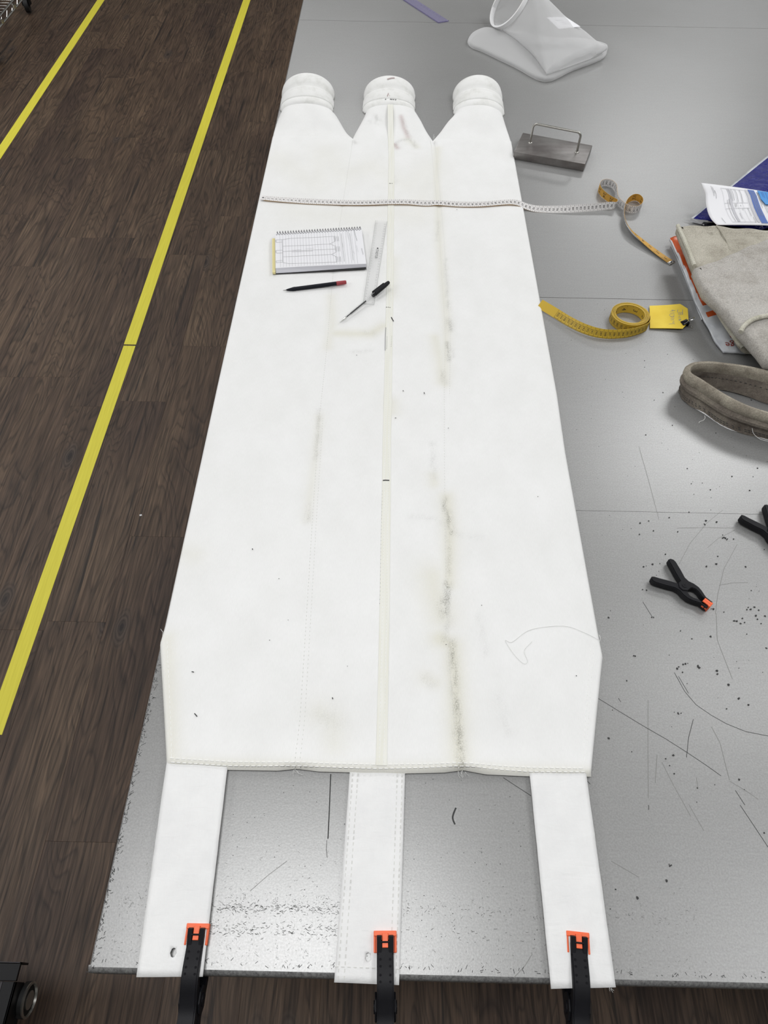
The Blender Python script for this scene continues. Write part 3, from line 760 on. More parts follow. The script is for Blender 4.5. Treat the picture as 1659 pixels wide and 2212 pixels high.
# dirt rubbed into the cloth: stain weights painted on the vertices
A = np.array(V); ST = np.zeros((len(V), 4)); ST[:, 3] = 1
def stain(line, r, amt, ch, soft=1.6):
    P = [np.array(p) for p in line]
    d = np.full(len(A), 9.0)
    for a, b in zip(P, P[1:]) if len(P) > 1 else [(P[0], P[0])]:
        ab = b-a; L2 = max(1e-9, ab@ab)
        k = np.clip(((A[:, :2]-a)@ab)/L2, 0, 1)
        q = A[:, :2]-(a+k[:, None]*ab); d = np.minimum(d, np.hypot(q[:, 0], q[:, 1]))
    ST[:, ch] = np.maximum(ST[:, ch], amt*np.exp(-(d/r)**soft))
for pts, r, amt, ch in [
    ([(0.1017, 0.7306), (0.0997, 0.7163), (0.1056, 0.6986)], .0045, .75, 0), ([(0.1066, 0.7035), (0.1094, 0.6694), (0.1115, 0.6599)], .006, .8, 0), ([(0.1059, 0.6598), (0.1064, 0.6042), (0.1026, 0.56)], .004, .4, 0),
    ([(0.1018, 0.56), (0.1002, 0.5344), (0.0963, 0.5053)], .0055, 1.0, 0), ([(0.0918, 0.5258), (0.0962, 0.5013)], .008, .55, 0), ([(0.1003, 0.4933), (0.0934, 0.4576)], .006, .3, 0),
    ([(0.1042, 0.4578), (0.1067, 0.3942), (0.1088, 0.345), (0.1099, 0.3082), (0.1115, 0.2698)], .0055, .75, 0), ([(0.1093, 0.3247), (0.1106, 0.292)], .006, .95, 0),
    ([(0.1201, 1.1414), (0.1222, 1.0876)], .004, .9, 0), ([(0.1258, 1.1343), (0.1303, 1.099)], .005, .45, 0), ([(0.1266, 1.216), (0.1294, 1.1828)], .007, .55, 0), ([(0.1257, 1.2788), (0.1278, 1.2502)], .005, .4, 0), ([(0.1068, 1.0503), (0.1107, 1.0238)], .007, .4, 0),
    ([(0.1139, 1.5825), (0.1063, 1.5047)], .005, .3, 0), ([(0.1253, 1.4316), (0.1252, 1.2949)], .005, .3, 0), ([(-0.1355, 0.9404), (-0.1334, 0.8629), (-0.1334, 0.8178)], .0045, .42, 0), ([(-0.1368, 0.7122), (-0.1372, 0.6776)], .006, .28, 0),
    ([(0.083, 0.8574), (0.0831, 0.7801)], .006, .28, 0), ([(-0.0849, 1.1067), (-0.0415, 1.1108)], .006, .2, 0), ([(0.0638, 0.3968), (0.0706, 0.3898)], .008, .25, 0), ([(-0.0532, 1.1684), (-0.0332, 1.1631)], .009, .22, 0),
    ([(-0.0847, 0.3372), (-0.0693, 0.3274)], .02, .14, 0), ([(0.1498, 0.5026), (0.1553, 0.4398)], .006, .16, 0), ([(0.1696, 0.3742), (0.1821, 0.3197)], .008, .14, 0), ([(0.0441, 0.692), (0.0843, 0.6882), (0.1309, 0.6509), (0.1625, 0.6498)], .006, .15, 0),
    ([(-0.0004, 1.945), (0.0122, 1.9758), (0.0408, 1.9871), (0.0537, 1.9672), (0.0586, 1.9372)], .006, .5, 0), ([(-0.0005, 1.955), (0.0074, 1.9353)], .007, .75, 2), ([(0.0165, 2.0917), (0.0247, 2.0434), (0.0379, 1.9967)], .006, .7, 2), ([(0.0222, 2.0762), (0.0408, 2.0026)], .004, .5, 0), ([(-0.0558, 2.0941), (-0.05, 2.0779)], .009, .5, 0), ([(-0.0777, 2.066), (-0.0511, 2.067)], .008, .25, 0),
    ([(-0.0036, 1.7916), (0.0017, 1.7601)], .006, .4, 0), ([(-0.115, 1.9734), (-0.109, 1.9558)], .006, .45, 0), ([(0.1112, 1.9818), (0.1133, 1.959)], .005, .4, 0), ([(0.3348, 0.5876), (0.3312, 0.6053)], .012, .12, 0),
    ([(0.1193, 1.9392), (0.1121, 1.7957), (0.113, 1.6854), (0.1129, 1.5431), (0.1156, 1.3613), (0.1211, 1.2006), (0.1105, 1.0172)], .012, .55, 1), ([(0.1059, 0.7337), (0.1091, 0.6598), (0.1041, 0.56)], .014, .75, 1), ([(0.0779, 0.5724), (0.081, 0.5424), (0.0911, 0.5011)], .026, .6, 1), ([(0.0863, 0.4613), (0.106, 0.4501), (0.1079, 0.3728), (0.1083, 0.2697)], .016, .85, 1), ([(-0.1173, 1.1635), (-0.0431, 1.1628), (-0.016, 1.1889)], .014, .7, 1),
    ([(-0.135, 1.2868), (-0.126, 1.1931), (-0.1312, 1.1195)], .012, .45, 1), ([(0.095, 1.1552), (0.1031, 1.0912), (0.106, 1.0237)], .014, .6, 1), ([(0.0831, 0.7801), (0.0844, 0.7642)], .012, .5, 1), ([(-0.1342, 0.9221), (-0.1351, 0.8177), (-0.1376, 0.6825)], .01, .35, 1), ([(0.0032, 1.4277), (0.0006, 1.2911)], .014, .4, 1), ([(0.005, 0.963), (0.0071, 0.9382)], .014, .5, 1),
    ([(-0.3345, 0.4513), (-0.3142, 0.3631), (-0.2919, 0.2703)], .014, .55, 1), ([(-0.2888, 0.2641), (-0.1181, 0.2628), (-0.0152, 0.2613), (0.1133, 0.2654), (0.2863, 0.263)], .009, .6, 1), ([(-0.0916, 0.3405), (-0.0706, 0.3274), (-0.0673, 0.2945)], .02, .35, 1), ([(-0.3601, 0.6106), (-0.3197, 0.6025)], .02, .3, 1), ([(0.0638, 0.3968), (0.081, 0.39)], .014, .4, 1), ([(0.0357, 1.9867), (0.0615, 1.942)], .012, .4, 1),
    ([(-0.3175, 1.8741), (-0.2607, 1.8053), (-0.2062, 1.7394), (-0.1933, 1.9029), (-0.1361, 1.7868), (-0.0639, 1.8357), (0.0358, 1.748), (0.0982, 1.8416), (0.0589, 1.6007), (0.0009, 1.619), (-0.1027, 1.5952), (-0.2427, 1.6107)], .05, .22, 1)]:
    stain(pts, r, amt, ch)
at_ = body.data.color_attributes.new('stain', 'FLOAT_COLOR', 'POINT')
at_.data.foreach_set('color', ST.ravel())

# cream seam tape down the middle
cl = [(-0.023, 2.1458), (-0.019, 1.9847), (-0.0161, 1.8851), (-0.0144, 1.7024), (-0.0133, 1.5007), (-0.0118, 1.2907), (-0.0116, 1.1667), (-0.011, 0.9878), (-0.011, 0.8548), (-0.01, 0.767), (-0.0094, 0.6287), (-0.0085, 0.5234), (-0.0084, 0.4284), (-0.0083, 0.3424), (-0.0083, 0.2671)]
cl = crom(cl, 6)
def funnel_z(x, y):
    # height of the middle funnel near its centre line
    if y < YC: return float(bag_z(x, y))
    t = min(1, (y-YC)/0.152); s = t*t*(3-2*t)
    return TZ + BT + (0.024-BT)*s + 0.0008
W_ = 0.0165
V2, F2 = [], []
for i, (x, y) in enumerate(cl):
    for k, dz in ((0.0, -0.002), (0.0006, 0.0010), (W_-0.0006, 0.0010), (W_, -0.002)):
        V2.append((x+k, y, funnel_z(x+k, y)+dz))
    if i:
        for j in range(3): a = 4*(i-1)+j; F2.append((a, a+1, a+5, a+4))
obj('seam_strip', (V2, F2), m_cream, bag)
zf = lambda x, y: funnel_z(x, y)+0.0011
zb = lambda x, y: float(bag_z(x, y))
st = [dashes([(x+0.005, y) for x, y in cl if y < YC], 0.0035, 0.0025, 0.0009, 0.0003, zf), dashes([(x+0.0115, y) for x, y in cl if y < YC], 0.0035, 0.0025, 0.0009, 0.0003, zf),
      dashes([(-0.2939, 0.2707), (-0.2083, 0.2675), (-0.1183, 0.2683), (-0.0058, 0.2682), (0.1133, 0.2721), (0.203, 0.2691), (0.2852, 0.2696)], 0.005, 0.003, 0.0012, 0.0006, lambda x, y: zb(x, y)+0.0002),
      dashes([(-0.2915, 0.2651), (-0.2075, 0.2619), (-0.1178, 0.2633), (-0.0056, 0.2626), (0.1131, 0.2677), (0.2025, 0.2635), (0.2871, 0.2647)], 0.005, 0.003, 0.0012, 0.0006, lambda x, y: zb(x, y)+0.0002),
      dashes([(-0.3344, 0.4474), (-0.2919, 0.2703)], 0.005, 0.003, 0.001, 0.0004, zb), dashes([(0.3243, 0.4553), (0.284, 0.2735)], 0.005, 0.003, 0.001, 0.0004, zb), dashes([(0.3187, 0.4513), (0.2801, 0.2735)], 0.005, 0.003, 0.001, 0.0004, zb)]
set_tag(obj('stitching', join(*st), m_thread, bag), kind='stuff')
st = [dashes(seamL, 0.0022, 0.0045, 0.0010, 0.0003, lambda x, y: zb(x, y)+0.0002), dashes([(x+0.007, y) for x, y in seamL if y < 1.0], 0.0022, 0.0045, 0.0010, 0.0003, zb),
      dashes([(x-0.006, y) for x, y in seamR], 0.0022, 0.0045, 0.0010, 0.0003, zb), dashes([(x+0.005, y) for x, y in seamR if y > 0.9], 0.0022, 0.0045, 0.0010, 0.0003, zb)]
set_tag(obj('seam_stitching', join(*st), m_thread_grey, bag), kind='stuff')
# black pen marks on the cloth
mk = [[(-0.0083, 0.7679), (-0.0042, 0.7685), (0.0034, 0.7682)], [(0.0006, 1.2171), (0.0058, 1.2035)]]
set_tag(obj('pen_marks', join(strokes(mk, 0.0022, lambda x, y: zb(x, y)+0.0016), strokes([[(-0.0111, 1.251), (-0.0091, 1.2511)], [(-0.007, 1.2511), (-0.0055, 1.2512)], [(-0.0034, 1.2504), (-0.0019, 1.2505)]], 0.002, lambda x, y: zb(x, y)+0.0016),
        strokes([[(-0.0116, 1.7534), (-0.008, 1.7535)], [(-0.0055, 1.7536), (-0.0031, 1.7537)], [(0.1596, 1.6351), (0.1619, 1.6352)], [(-0.0699, 1.0962), (-0.0689, 1.0948)], [(0.0267, 0.9956), (0.0285, 0.9931)], [(0.0691, 0.9917), (0.0699, 0.9866)], [(0.0118, 0.9204), (0.0145, 0.9204)], [(0.1139, 0.8993), (0.1147, 0.8981)], [(-0.2876, 0.3985), (-0.284, 0.3978)], [(-0.0742, 0.3633), (-0.0733, 0.3606)], [(-0.2722, 0.3353), (-0.2674, 0.3307)], [(0.0953, 0.4517), (0.096, 0.451)], [(-0.2248, 0.618), (-0.2237, 0.6153)], [(-0.1743, 0.5612), (-0.1735, 0.5604)], [(-0.177, 0.4522), (-0.1762, 0.4515)], [(0.2892, 0.4053), (0.2906, 0.4053)], [(0.1545, 0.521), (0.1552, 0.5202)], [(0.2675, 0.7393), (0.2682, 0.7383)], [(-0.1518, 0.4867), (-0.1511, 0.4867)], [(-0.0548, 0.412), (-0.0541, 0.412)]], 0.0014, lambda x, y: zb(x, y)+0.0017)), m_ink, bag), kind='stuff')
mk = [[(-0.0104, 1.1834), (-0.0108, 1.1509), (-0.0105, 1.1106)]]
set_tag(obj('needle_wear', join(strokes(mk, 0.0013, lambda x, y: zb(x, y)+0.0014), dashes([(-0.0074, 1.1539), (-0.0077, 1.1135)], .0015, .003, .001, .0002, lambda x, y: zb(x, y)+0.0013), dashes([(0.0024, 1.1556), (0.0019, 1.1195)], .0012, .004, .001, .0002, lambda x, y: zb(x, y)+0.0013), dashes([(-0.0087, 0.7454), (-0.0086, 0.6281), (-0.0079, 0.5312), (-0.0083, 0.5146)], .0015, .006, .0006, .0002, lambda x, y: zb(x, y)+0.0010)), m_ink_soft, bag), kind='stuff')
# the three necks: rolled rim, ribbed band, bead
NK = [dict(c0=(-0.262, 2.147), c1=(-0.266, 2.268), w=(0.0765, 0.0760), h=(0.027, 0.055)),
      dict(c0=(-0.0195, 2.150), c1=(-0.0185, 2.270), w=(0.0755, 0.0740), h=(0.024, 0.051)),
      dict(c0=(0.2475, 2.147), c1=(0.2485, 2.274), w=(0.0735, 0.0705), h=(0.029, 0.056))]
def neck_loop(nk, t, grow, n=56, ribs=0.0):
    cx = nk['c0'][0]+(nk['c1'][0]-nk['c0'][0])*t; cy = nk['c0'][1]+(nk['c1'][1]-nk['c0'][1])*t
    w = nk['w'][0]+(nk['w'][1]-nk['w'][0])*t+grow; h = nk['h'][0]+(nk['h'][1]-nk['h'][0])*min(1, t*1.1)+grow
    L = []
    for k in range(n):
        a = 2*math.pi*k/n
        g = ribs*(1 if k % 2 else -1)
        x = (w+g)*math.cos(a); z = math.sin(a)
        z = (h+g)*max(0, z)
        L.append((cx+x, cy, TZ+0.0006+max(0, z)))
    return L
stn2 = []
for i, nk in enumerate(NK):
    cuff = obj('cuff', loft([neck_loop(nk, t, g) for t, g in ((-0.08, -0.006), (0.0, 0.0002), (0.03, 0.0022), (0.10, 0.0026), (0.16, 0.0008), (0.20, 0.0002), (0.42, 0.0002), (0.50, 0.0002), (0.53, -0.0030), (0.58, -0.0030), (0.63, 0.0020), (0.72, 0.0042), (0.82, 0.0044), (0.93, 0.0034), (0.985, 0.0004), (1.0, -0.003), (0.97, -0.006), (0.80, -0.006), (0.3, -0.006))]), m_cuff, bag, smooth='all')
    band = obj('ribbed_band', loft([neck_loop(nk, t, g, 132, r) for t, g, r in ((0.175, -0.001, 0), (0.185, 0.0020, 0.0001), (0.20, 0.0028, 0.0006), (0.42, 0.0028, 0.0006), (0.45, 0.0026, 0.0001), (0.475, 0.0034, 0), (0.505, 0.0028, 0), (0.52, -0.001, 0))]), m_cuff, cuff, smooth=True)
# pen writing and small stains on the middle neck
def neckz(nk, t, x, grow):
    cx = nk['c0'][0]+(nk['c1'][0]-nk['c0'][0])*t
    w = nk['w'][0]+(nk['w'][1]-nk['w'][0])*t; h = nk['h'][0]+(nk['h'][1]-nk['h'][0])*min(1, t*1.1)
    u = min(0.999, abs(x-cx)/w); return TZ+h*math.sqrt(1-u*u)+grow
nk = NK[1]
def on_neck(x, y):
    t = (y-nk['c0'][1])/(nk['c1'][1]-nk['c0'][1]); return neckz(nk, t, x, 0.0036)
wr = []
for k, (a, b) in enumerate([(-0.030, 0), (-0.0155, .3), (-0.0115, .2), (-0.0065, 0), (-0.0005, .2)]):
    wr += [[(a, 2.163), (a+0.0012, 2.168)], [(a+0.001, 2.1665), (a+0.0026, 2.165)]]
set_tag(obj('pen_writing', strokes([seg_points(l, .001) for l in wr], 0.0016, on_neck), m_ink, bag), kind='stuff')
set_tag(obj('oil_spots', join(strokes([seg_points([(-0.0245, 2.176), (-0.021, 2.190)], .002), seg_points([(-0.021, 2.190), (-0.018, 2.177)], .002)], 0.0032, on_neck), strokes([seg_points([(-0.026, 2.243), (-0.014, 2.248), (-0.004, 2.250)], .002)], 0.005, lambda x, y: on_neck(x, y)+.0022)), mat('faded_oil_spot', (0.45, 0.37, 0.36), 0.9), bag), kind='stuff')

# straps sewn under the hem
def strap(pts, hole=None, nu=14, step=0.008, seed=0):
    tl, tr, bl, br = [np.array(p) for p in pts]
    L = np.linalg.norm(tl-bl); nv = int(L/step); V, F = [], []
    rr = random.Random(seed); ph = [rr.uniform(0, 6) for _ in range(6)]
    hc = None
    if hole is not None:
        # grid cell under the hole
        best = min(((np.linalg.norm((tl*(1-i/nv)+bl*i/nv)*(1-j/nu)+(tr*(1-i/nv)+br*i/nv)*j/nu-np.array(hole)), i, j) for i in range(2, nv-1) for j in range(2, nu-1)))
        hc = (best[1], best[2])
    for i in range(nv+1):
        v = i/nv; a = tl*(1-v)+bl*v; b = tr*(1-v)+br*v
        for j in range(nu+1):
            u = j/nu; p = a*(1-u)+b*u
            env = math.exp(-((v-0.5)/0.2)**2)
            z = 0.0053 + 0.0006*env*math.sin(v*60+ph[0]+3*math.sin(u*5+ph[1]))*math.sin(u*7+ph[2]) + 0.0003*math.sin(u*9+v*25+ph[3])
            z -= 0.0011*max(0, 1-v/0.16)
            V.append((p[0], p[1], TZ+z))
    skip = set()
    if hc:
        i0, j0 = hc
        ring = [(i0-1, j) for j in range(j0-1, j0+2)] + [(i0, j0+1)] + [(i0+1, j) for j in (j0+1, j0, j0-1)] + [(i0, j0-1)]
        ids = [i*(nu+1)+j for i, j in ring]
        c = np.array(hole); n0 = len(V)
        dirs = [np.array(V[k][:2])-c for k in ids]
        a0 = math.atan2(dirs[0][1], dirs[0][0])
        sgn = 1 if (dirs[0][0]*dirs[2][1]-dirs[0][1]*dirs[2][0]) > 0 else -1
        for k in range(8):
            for h in (0,):
                a = math.atan2(dirs[k][1], dirs[k][0]); V.append((c[0]+0.0040*math.cos(a), c[1]+0.0050*math.sin(a), TZ+0.0053))
        for k in range(8): F.append((ids[k], ids[(k+1) % 8], n0+(k+1) % 8, n0+k))
        skip = {(i0-1, j0-1), (i0-1, j0), (i0, j0-1), (i0, j0)}
    for i in range(nv):
        for j in range(nu):
            if (i, j) in skip: continue
            a = i*(nu+1)+j; F.append((a, a+1, a+nu+2, a+nu+1))
    return V, F
SP = [([(-0.2992, 0.2773), (-0.2138, 0.276), (-0.2846, 0.0177), (-0.2067, 0.0197)], (-0.2459993971931309, 0.04315142118700761), 1), ([(-0.0431, 0.2792), (0.0336, 0.2796), (-0.0506, 0.0173), (0.0264, 0.0161)], (-0.010993852251931424, 0.04313467731280748), 2), ([(0.2054, 0.2821), (0.2836, 0.2838), (0.2058, 0.016), (0.2824, 0.0189)], None, 3)]
for pts, hole, sd in SP:
    so = solid(obj('strap', strap(pts, hole, seed=sd), m_strap, bag, smooth=True), 0.0036)
    tl, tr, bl, br = [np.array(p) for p in pts]
    ds = []
    for u in (0.055, 0.15, 0.86, 0.95):
        ds.append(dashes([tuple(tl*(1-u)+tr*u), tuple(bl*(1-u)+br*u)], 0.0038, 0.0035, 0.0010, 0.0005, lambda x, y: TZ+0.0055))
    a, b = tl*0.06+bl*0.94, tr*0.06+br*0.94
    ds.append(dashes([tuple(a), tuple(b)], 0.0038, 0.0035, 0.0010, 0.0005, lambda x, y: TZ+0.0055))
    set_tag(obj('strap_stitching', join(*ds), m_thread_grey if sd != 3 else m_thread, so), kind='stuff')
# frayed ends along the hem
fr = []
for x0, y0 in [(-0.1213, 0.2595), (-0.1175, 0.2595), (-0.1195, 0.2607), (0.1065, 0.2632), (0.1116, 0.2633), (0.1166, 0.2622), (0.1129, 0.2646), (0.2753, 0.0191), (0.2773, 0.0183)]:
    for k in range(2):
        a = rs.uniform(-2.3, -0.8); L = rs.uniform(.004, .011)
        fr.append(tube([(x0, y0, TZ+.007), (x0+L*.5*math.cos(a), y0+L*.5*math.sin(a), TZ+.006), (x0+L*math.cos(a+.3), y0+L*math.sin(a+.3), TZ+.0045)], 0.00016, 4))
for x0, y0 in [(0.109, 1.9998), (0.1101, 1.9895), (-0.3443, 0.4573), (0.3349, 0.4633)]:
    fr.append(tube([(x0, y0, TZ+.004), (x0+.001, y0+.004, TZ+.009), (x0+rs.uniform(-.004, .004), y0+.009, TZ+.010)], 0.0003, 4))
set_tag(obj('frayed_threads', join(*fr), m_thread, bag), kind='stuff')
hair = crom([(0.3332, 0.4654), (0.312, 0.4775), (0.2866, 0.4872), (0.2538, 0.4856), (0.224, 0.4777), (0.1984, 0.4584), (0.1879, 0.4604), (0.1988, 0.4385), (0.2116, 0.4237), (0.2189, 0.4269), (0.2157, 0.4442), (0.2293, 0.4599)], 8)
set_tag(obj('loose_thread', tube([(x, y, TZ+BT+float(und(x, y))+0.0008) for x, y in hair], 0.00022, 5), mat('pale_grey_thread', (0.62, 0.62, 0.60), 0.8)), 'long pale loose thread curled on the white bag near its wide right corner', 'thread')

# ------------------------------------------------------------------ things lying on the bag
ZB = TZ+BT+0.0016
# spiral notepad
pad = thing('spiral_notepad', 'spiral bound notepad open at a pencil drawing of the bag', 'notepad', (-0.235, 1.47, ZB))
hN = 0.019
tl, tr, br, bl = [(-0.2825, 1.5025), (-0.0757, 1.5305), (-0.0597, 1.3914), (-0.2666, 1.3674)]
tl, tr, br, bl = [np.array(p) for p in (tl, tr, br, bl)]
dn = (bl-tl)/np.linalg.norm(bl-tl)
def padpt(u, v): return tl*(1-u)*(1-v)+tr*u*(1-v)+br*u*v+bl*(1-u)*v
def padz(u, v): return ZB+0.0105+0.0012*math.sin(u*3.0+0.3)*v
Vp, Fp, fmp = [], [], []
nu = 24
prf = [(0.0, 0.002, 0), (0.0, 1.0, 0), (0.25, 1.0, 0), (0.5, 1.0, 0), (0.8, 1.0, 0), (0.97, 1.0, 0), (1.0, 0.97, 0), (1.02, 0.80, 0.0010), (1.02, 0.4, 0.004), (1.02, 0.06, 0.007)]
for v, hz, ex in prf:
    for i in range(nu+1):
        u = i/nu; p = padpt(u, min(v, 1.0))+dn*ex*(0.55+0.45*math.cos(u*2.4))
        z = padz(u, min(v, 1)); Vp.append((p[0], p[1], ZB+0.0015+(z-ZB-0.0015)*hz))
for i in range(len(prf)-1):
    for j in range(nu):
        a = i*(nu+1)+j; Fp.append((a, a+1, a+nu+2, a+nu+1)); fmp.append(1 if (i >= 6 or i == 0) else 0)
n = len(prf)
Fp.append(tuple(i*(nu+1) for i in range(n))); fmp.append(1); Fp.append(tuple(i*(nu+1)+nu for i in reversed(range(n)))); fmp.append(1)
obj('page_block', (Vp, Fp), [m_paper, m_paperedge], pad, fm=fmp)
cv = [padpt(-0.035, 0.06), padpt(0.998, 0.02), padpt(0.998, 1.05), padpt(-0.035, 1.06)]
obj('back_cover', prism([tuple(p) for p in cv], ZB, ZB+0.0013), m_dark, pad)
cv = [padpt(-0.036, 0.10), padpt(-0.004, 0.10), padpt(-0.004, 1.07), padpt(-0.036, 1.07)]
obj('cover_edge', prism([tuple(p) for p in cv], ZB+0.0014, ZB+0.0065), m_yboard, pad)['label'] = 'pale yellow cover edge'
# ruled lines and the drawing
zp = lambda x, y: ZB+0.0122
ruled_l = []
for i in range(27):
    u = 0.055+i*0.0328
    ruled_l.append([tuple(padpt(u, 0.02)), tuple(padpt(u, 0.985))])
def padz_xy(x, y):
    d = np.array([x, y])-tl; e1 = tr-tl; e2 = bl-tl
    u = (d@e1)/(e1@e1); v = (d@e2)/(e2@e2); return padz(u, max(0, min(1, v)))+0.00025
set_tag(obj('ruled_lines', strokes([seg_points(l, .02) for l in ruled_l], 0.00055, padz_xy), m_ink_light, pad), kind='stuff')
def ZP(s): return s
D1 = [[(-0.2627, 1.4771), (-0.2468, 1.4828), (-0.2013, 1.4877), (-0.1373, 1.495)], [(-0.2628, 1.4779), (-0.2521, 1.3893)], [(-0.277, 1.4761), (-0.2628, 1.4776)], [(-0.2759, 1.4664), (-0.2615, 1.4679)], [(-0.277, 1.4756), (-0.2759, 1.4664)],
      [(-0.2724, 1.4343), (-0.2579, 1.436)], [(-0.2713, 1.4243), (-0.2568, 1.4256)], [(-0.2723, 1.4343), (-0.2712, 1.4241)], [(-0.2681, 1.3941), (-0.2531, 1.3961)], [(-0.2673, 1.3874), (-0.2521, 1.3893)], [(-0.2679, 1.3941), (-0.2672, 1.3874)],
      [(-0.2585, 1.4511), (-0.2018, 1.4568), (-0.1484, 1.4637), (-0.1362, 1.4756)], [(-0.1484, 1.4637), (-0.1334, 1.4553)], [(-0.2564, 1.4306), (-0.1852, 1.4384), (-0.1327, 1.4439)], [(-0.2536, 1.4098), (-0.1983, 1.4155), (-0.1419, 1.4223), (-0.1306, 1.4327)], [(-0.1419, 1.4223), (-0.1295, 1.4141)],
      [(-0.252, 1.3883), (-0.2371, 1.384), (-0.1812, 1.388), (-0.1261, 1.3939)], [(-0.1403, 1.4936), (-0.138, 1.4751)], [(-0.1376, 1.4948), (-0.1352, 1.4751)], [(-0.134, 1.4952), (-0.1313, 1.4753)], [(-0.1304, 1.4953), (-0.1276, 1.4754)],
      [(-0.1355, 1.4539), (-0.1327, 1.4339)], [(-0.1324, 1.454), (-0.1297, 1.434)], [(-0.1289, 1.4549), (-0.1262, 1.4348)], [(-0.1252, 1.455), (-0.1229, 1.4349)], [(-0.131, 1.414), (-0.1283, 1.3938)], [(-0.1277, 1.4141), (-0.1247, 1.3939)], [(-0.1239, 1.415), (-0.1212, 1.395)], [(-0.1206, 1.4151), (-0.1183, 1.3951)],
      [(-0.2355, 1.4292), (-0.1864, 1.4346)], [(-0.1242, 1.5073), (-0.1103, 1.3963)], [(-0.1034, 1.5093), (-0.0901, 1.4019)]]
set_tag(obj('bag_drawing', strokes([seg_points(l, .01) for l in D1], 0.0007, lambda x, y: padz_xy(x, y)+.0001), m_ink_soft, pad), kind='stuff')
hw = []
for x0, y0, x1, y1, k in ((1318, 240, 1345, 425, 16), (1400, 545, 1412, 640, 5), (1205, 260, 1225, 400, 9), (1270, 590, 1285, 625, 3), (1330, 500, 1340, 600, 5), (370, 522, 500, 518, 9), (560, 512, 690, 508, 8), (115, 345, 118, 372, 3), (116, 510, 119, 540, 3), (1118, 450, 1126, 520, 4)):
    pr_ = []
    for i in range(k*2+1):
        t = i/(k*2); pr_.append((x0+(x1-x0)*t+(9 if i % 2 else -9)*rs.uniform(.5, 1.1), y0+(y1-y0)*t+rs.uniform(-3, 3)))
    hw.append(pr_)
# handwriting squiggles, in notepad units (u to the right, v towards the front)
def scrib(lines): return [[tuple(padpt((x-110)/1330.0, (y-235)/540.0)) for x, y in l] for l in lines]
set_tag(obj('handwriting', strokes(scrib(hw[:2]), 0.0007, lambda x, y: padz_xy(x, y)+.0001), m_ink_soft, pad), kind='stuff')
set_tag(obj('pencil_notes', strokes(scrib(hw[2:]), 0.0005, lambda x, y: padz_xy(x, y)+.0001), m_ink_light, pad), kind='stuff')
# one continuous wire with 32 coils
wire = []
for i in range(32):
    u = 0.012+i*0.0308
    for k in range(10):
        a = -0.9+k/9*(2*math.pi*0.92)
        p = padpt(u+0.0308*(k/10), 0.0)+(-dn)*(0.0005+0.0052*math.cos(a-1.2))
        wire.append((p[0], p[1], ZB+0.0075+0.0062*math.sin(a-1.2)+0.0005))
obj('spiral_wire', tube(wire, 0.0009, 6), mat('grey_wire', (0.30, 0.30, 0.31), 0.35, 0.6), pad, smooth='all')
set_tag(obj('punch_holes', join(*[prism([tuple(padpt(0.018+i*0.0308+0.006*math.cos(k*1.05), 0.045)+dn*0.0016*math.sin(k*1.05)) for k in range(6)], ZB+0.0104, ZB+0.0112) for i in range(32)]), m_ink_soft, pad), kind='stuff')

# black pencil with red end
def rod_thing(name, label, cat, a, b, z):
    r = thing(name, label, cat, (a[0], a[1], z)); return r
a, b = [(-0.2433, 1.2984), (-0.1028, 1.3301)]
pc = thing('mechanical_pencil', 'matte black mechanical pencil with dark red end in front of notepad', 'pencil', (a[0], a[1], ZB))
A_, B_ = Vector((*a, ZB+0.0024)), Vector((*b, ZB+0.0042)); d = B_-A_; L = d.length
pt = lambda t: A_+d*t
obj('barrel', tube([pt(t) for t in (0.055, 0.09, 0.16, 0.19, 0.205, 0.22, 0.5, 0.84)], [0.0016, 0.0026, 0.0044, 0.0047, 0.0043, 0.0044, 0.0044, 0.0044], 12), m_pen, pc, smooth=True)
obj('lead_tip', tube([pt(0.0), pt(0.03), pt(0.056)], [0.0004, 0.0007, 0.0013], 8), m_rod, pc, smooth=True)
obj('push_cap', tube([pt(0.842), pt(0.85), pt(0.985), pt(1.0)], [0.0040, 0.0047, 0.0043, 0.0034], 12), m_red, pc, smooth=True)['label'] = 'dark red push cap'

# clear ruler
rl = thing('clear_ruler', 'clear plastic thirty centimetre ruler right of the notepad, pen lying across it', 'ruler', (-0.03, 1.5, ZB))
rc = [(-0.0434, 1.5787), (-0.0141, 1.5758), (-0.0378, 1.2551), (-0.0629, 1.2567)]
rv = [np.array(p) for p in rc]
obj('ruler_blade', prism([tuple(p) for p in rv], ZB, ZB+0.0024), m_clear, rl, bevel=0.0003)
def rpt(u, v): return rv[0]*(1-u)*(1-v)+rv[1]*u*(1-v)+rv[2]*u*v+rv[3]*(1-u)*v
eb = [[tuple(rpt(0.0, 0)), tuple(rpt(0.0, 1))], [tuple(rpt(1.0, 0)), tuple(rpt(1.0, 1))], [tuple(rpt(0, 1)), tuple(rpt(1, 1))]]
obj('ruler_edges', join(strokes([[tuple(rpt(0.02, 0)), tuple(rpt(0.02, 1))], [tuple(rpt(0.98, 0)), tuple(rpt(0.98, 1))]], 0.0013, ZB+0.00255), strokes([[tuple(rpt(0.0, 0.996)), tuple(rpt(1, 0.996))]], 0.0016, ZB+0.00255), strokes([[tuple(rpt(0.14, 0)), tuple(rpt(0.14, 1))]], 0.0005, ZB+0.00255)), m_clear_edge, rl)
pr_ = []; tk = []
ang = math.atan2(*(rv[0]-rv[3])[::-1])
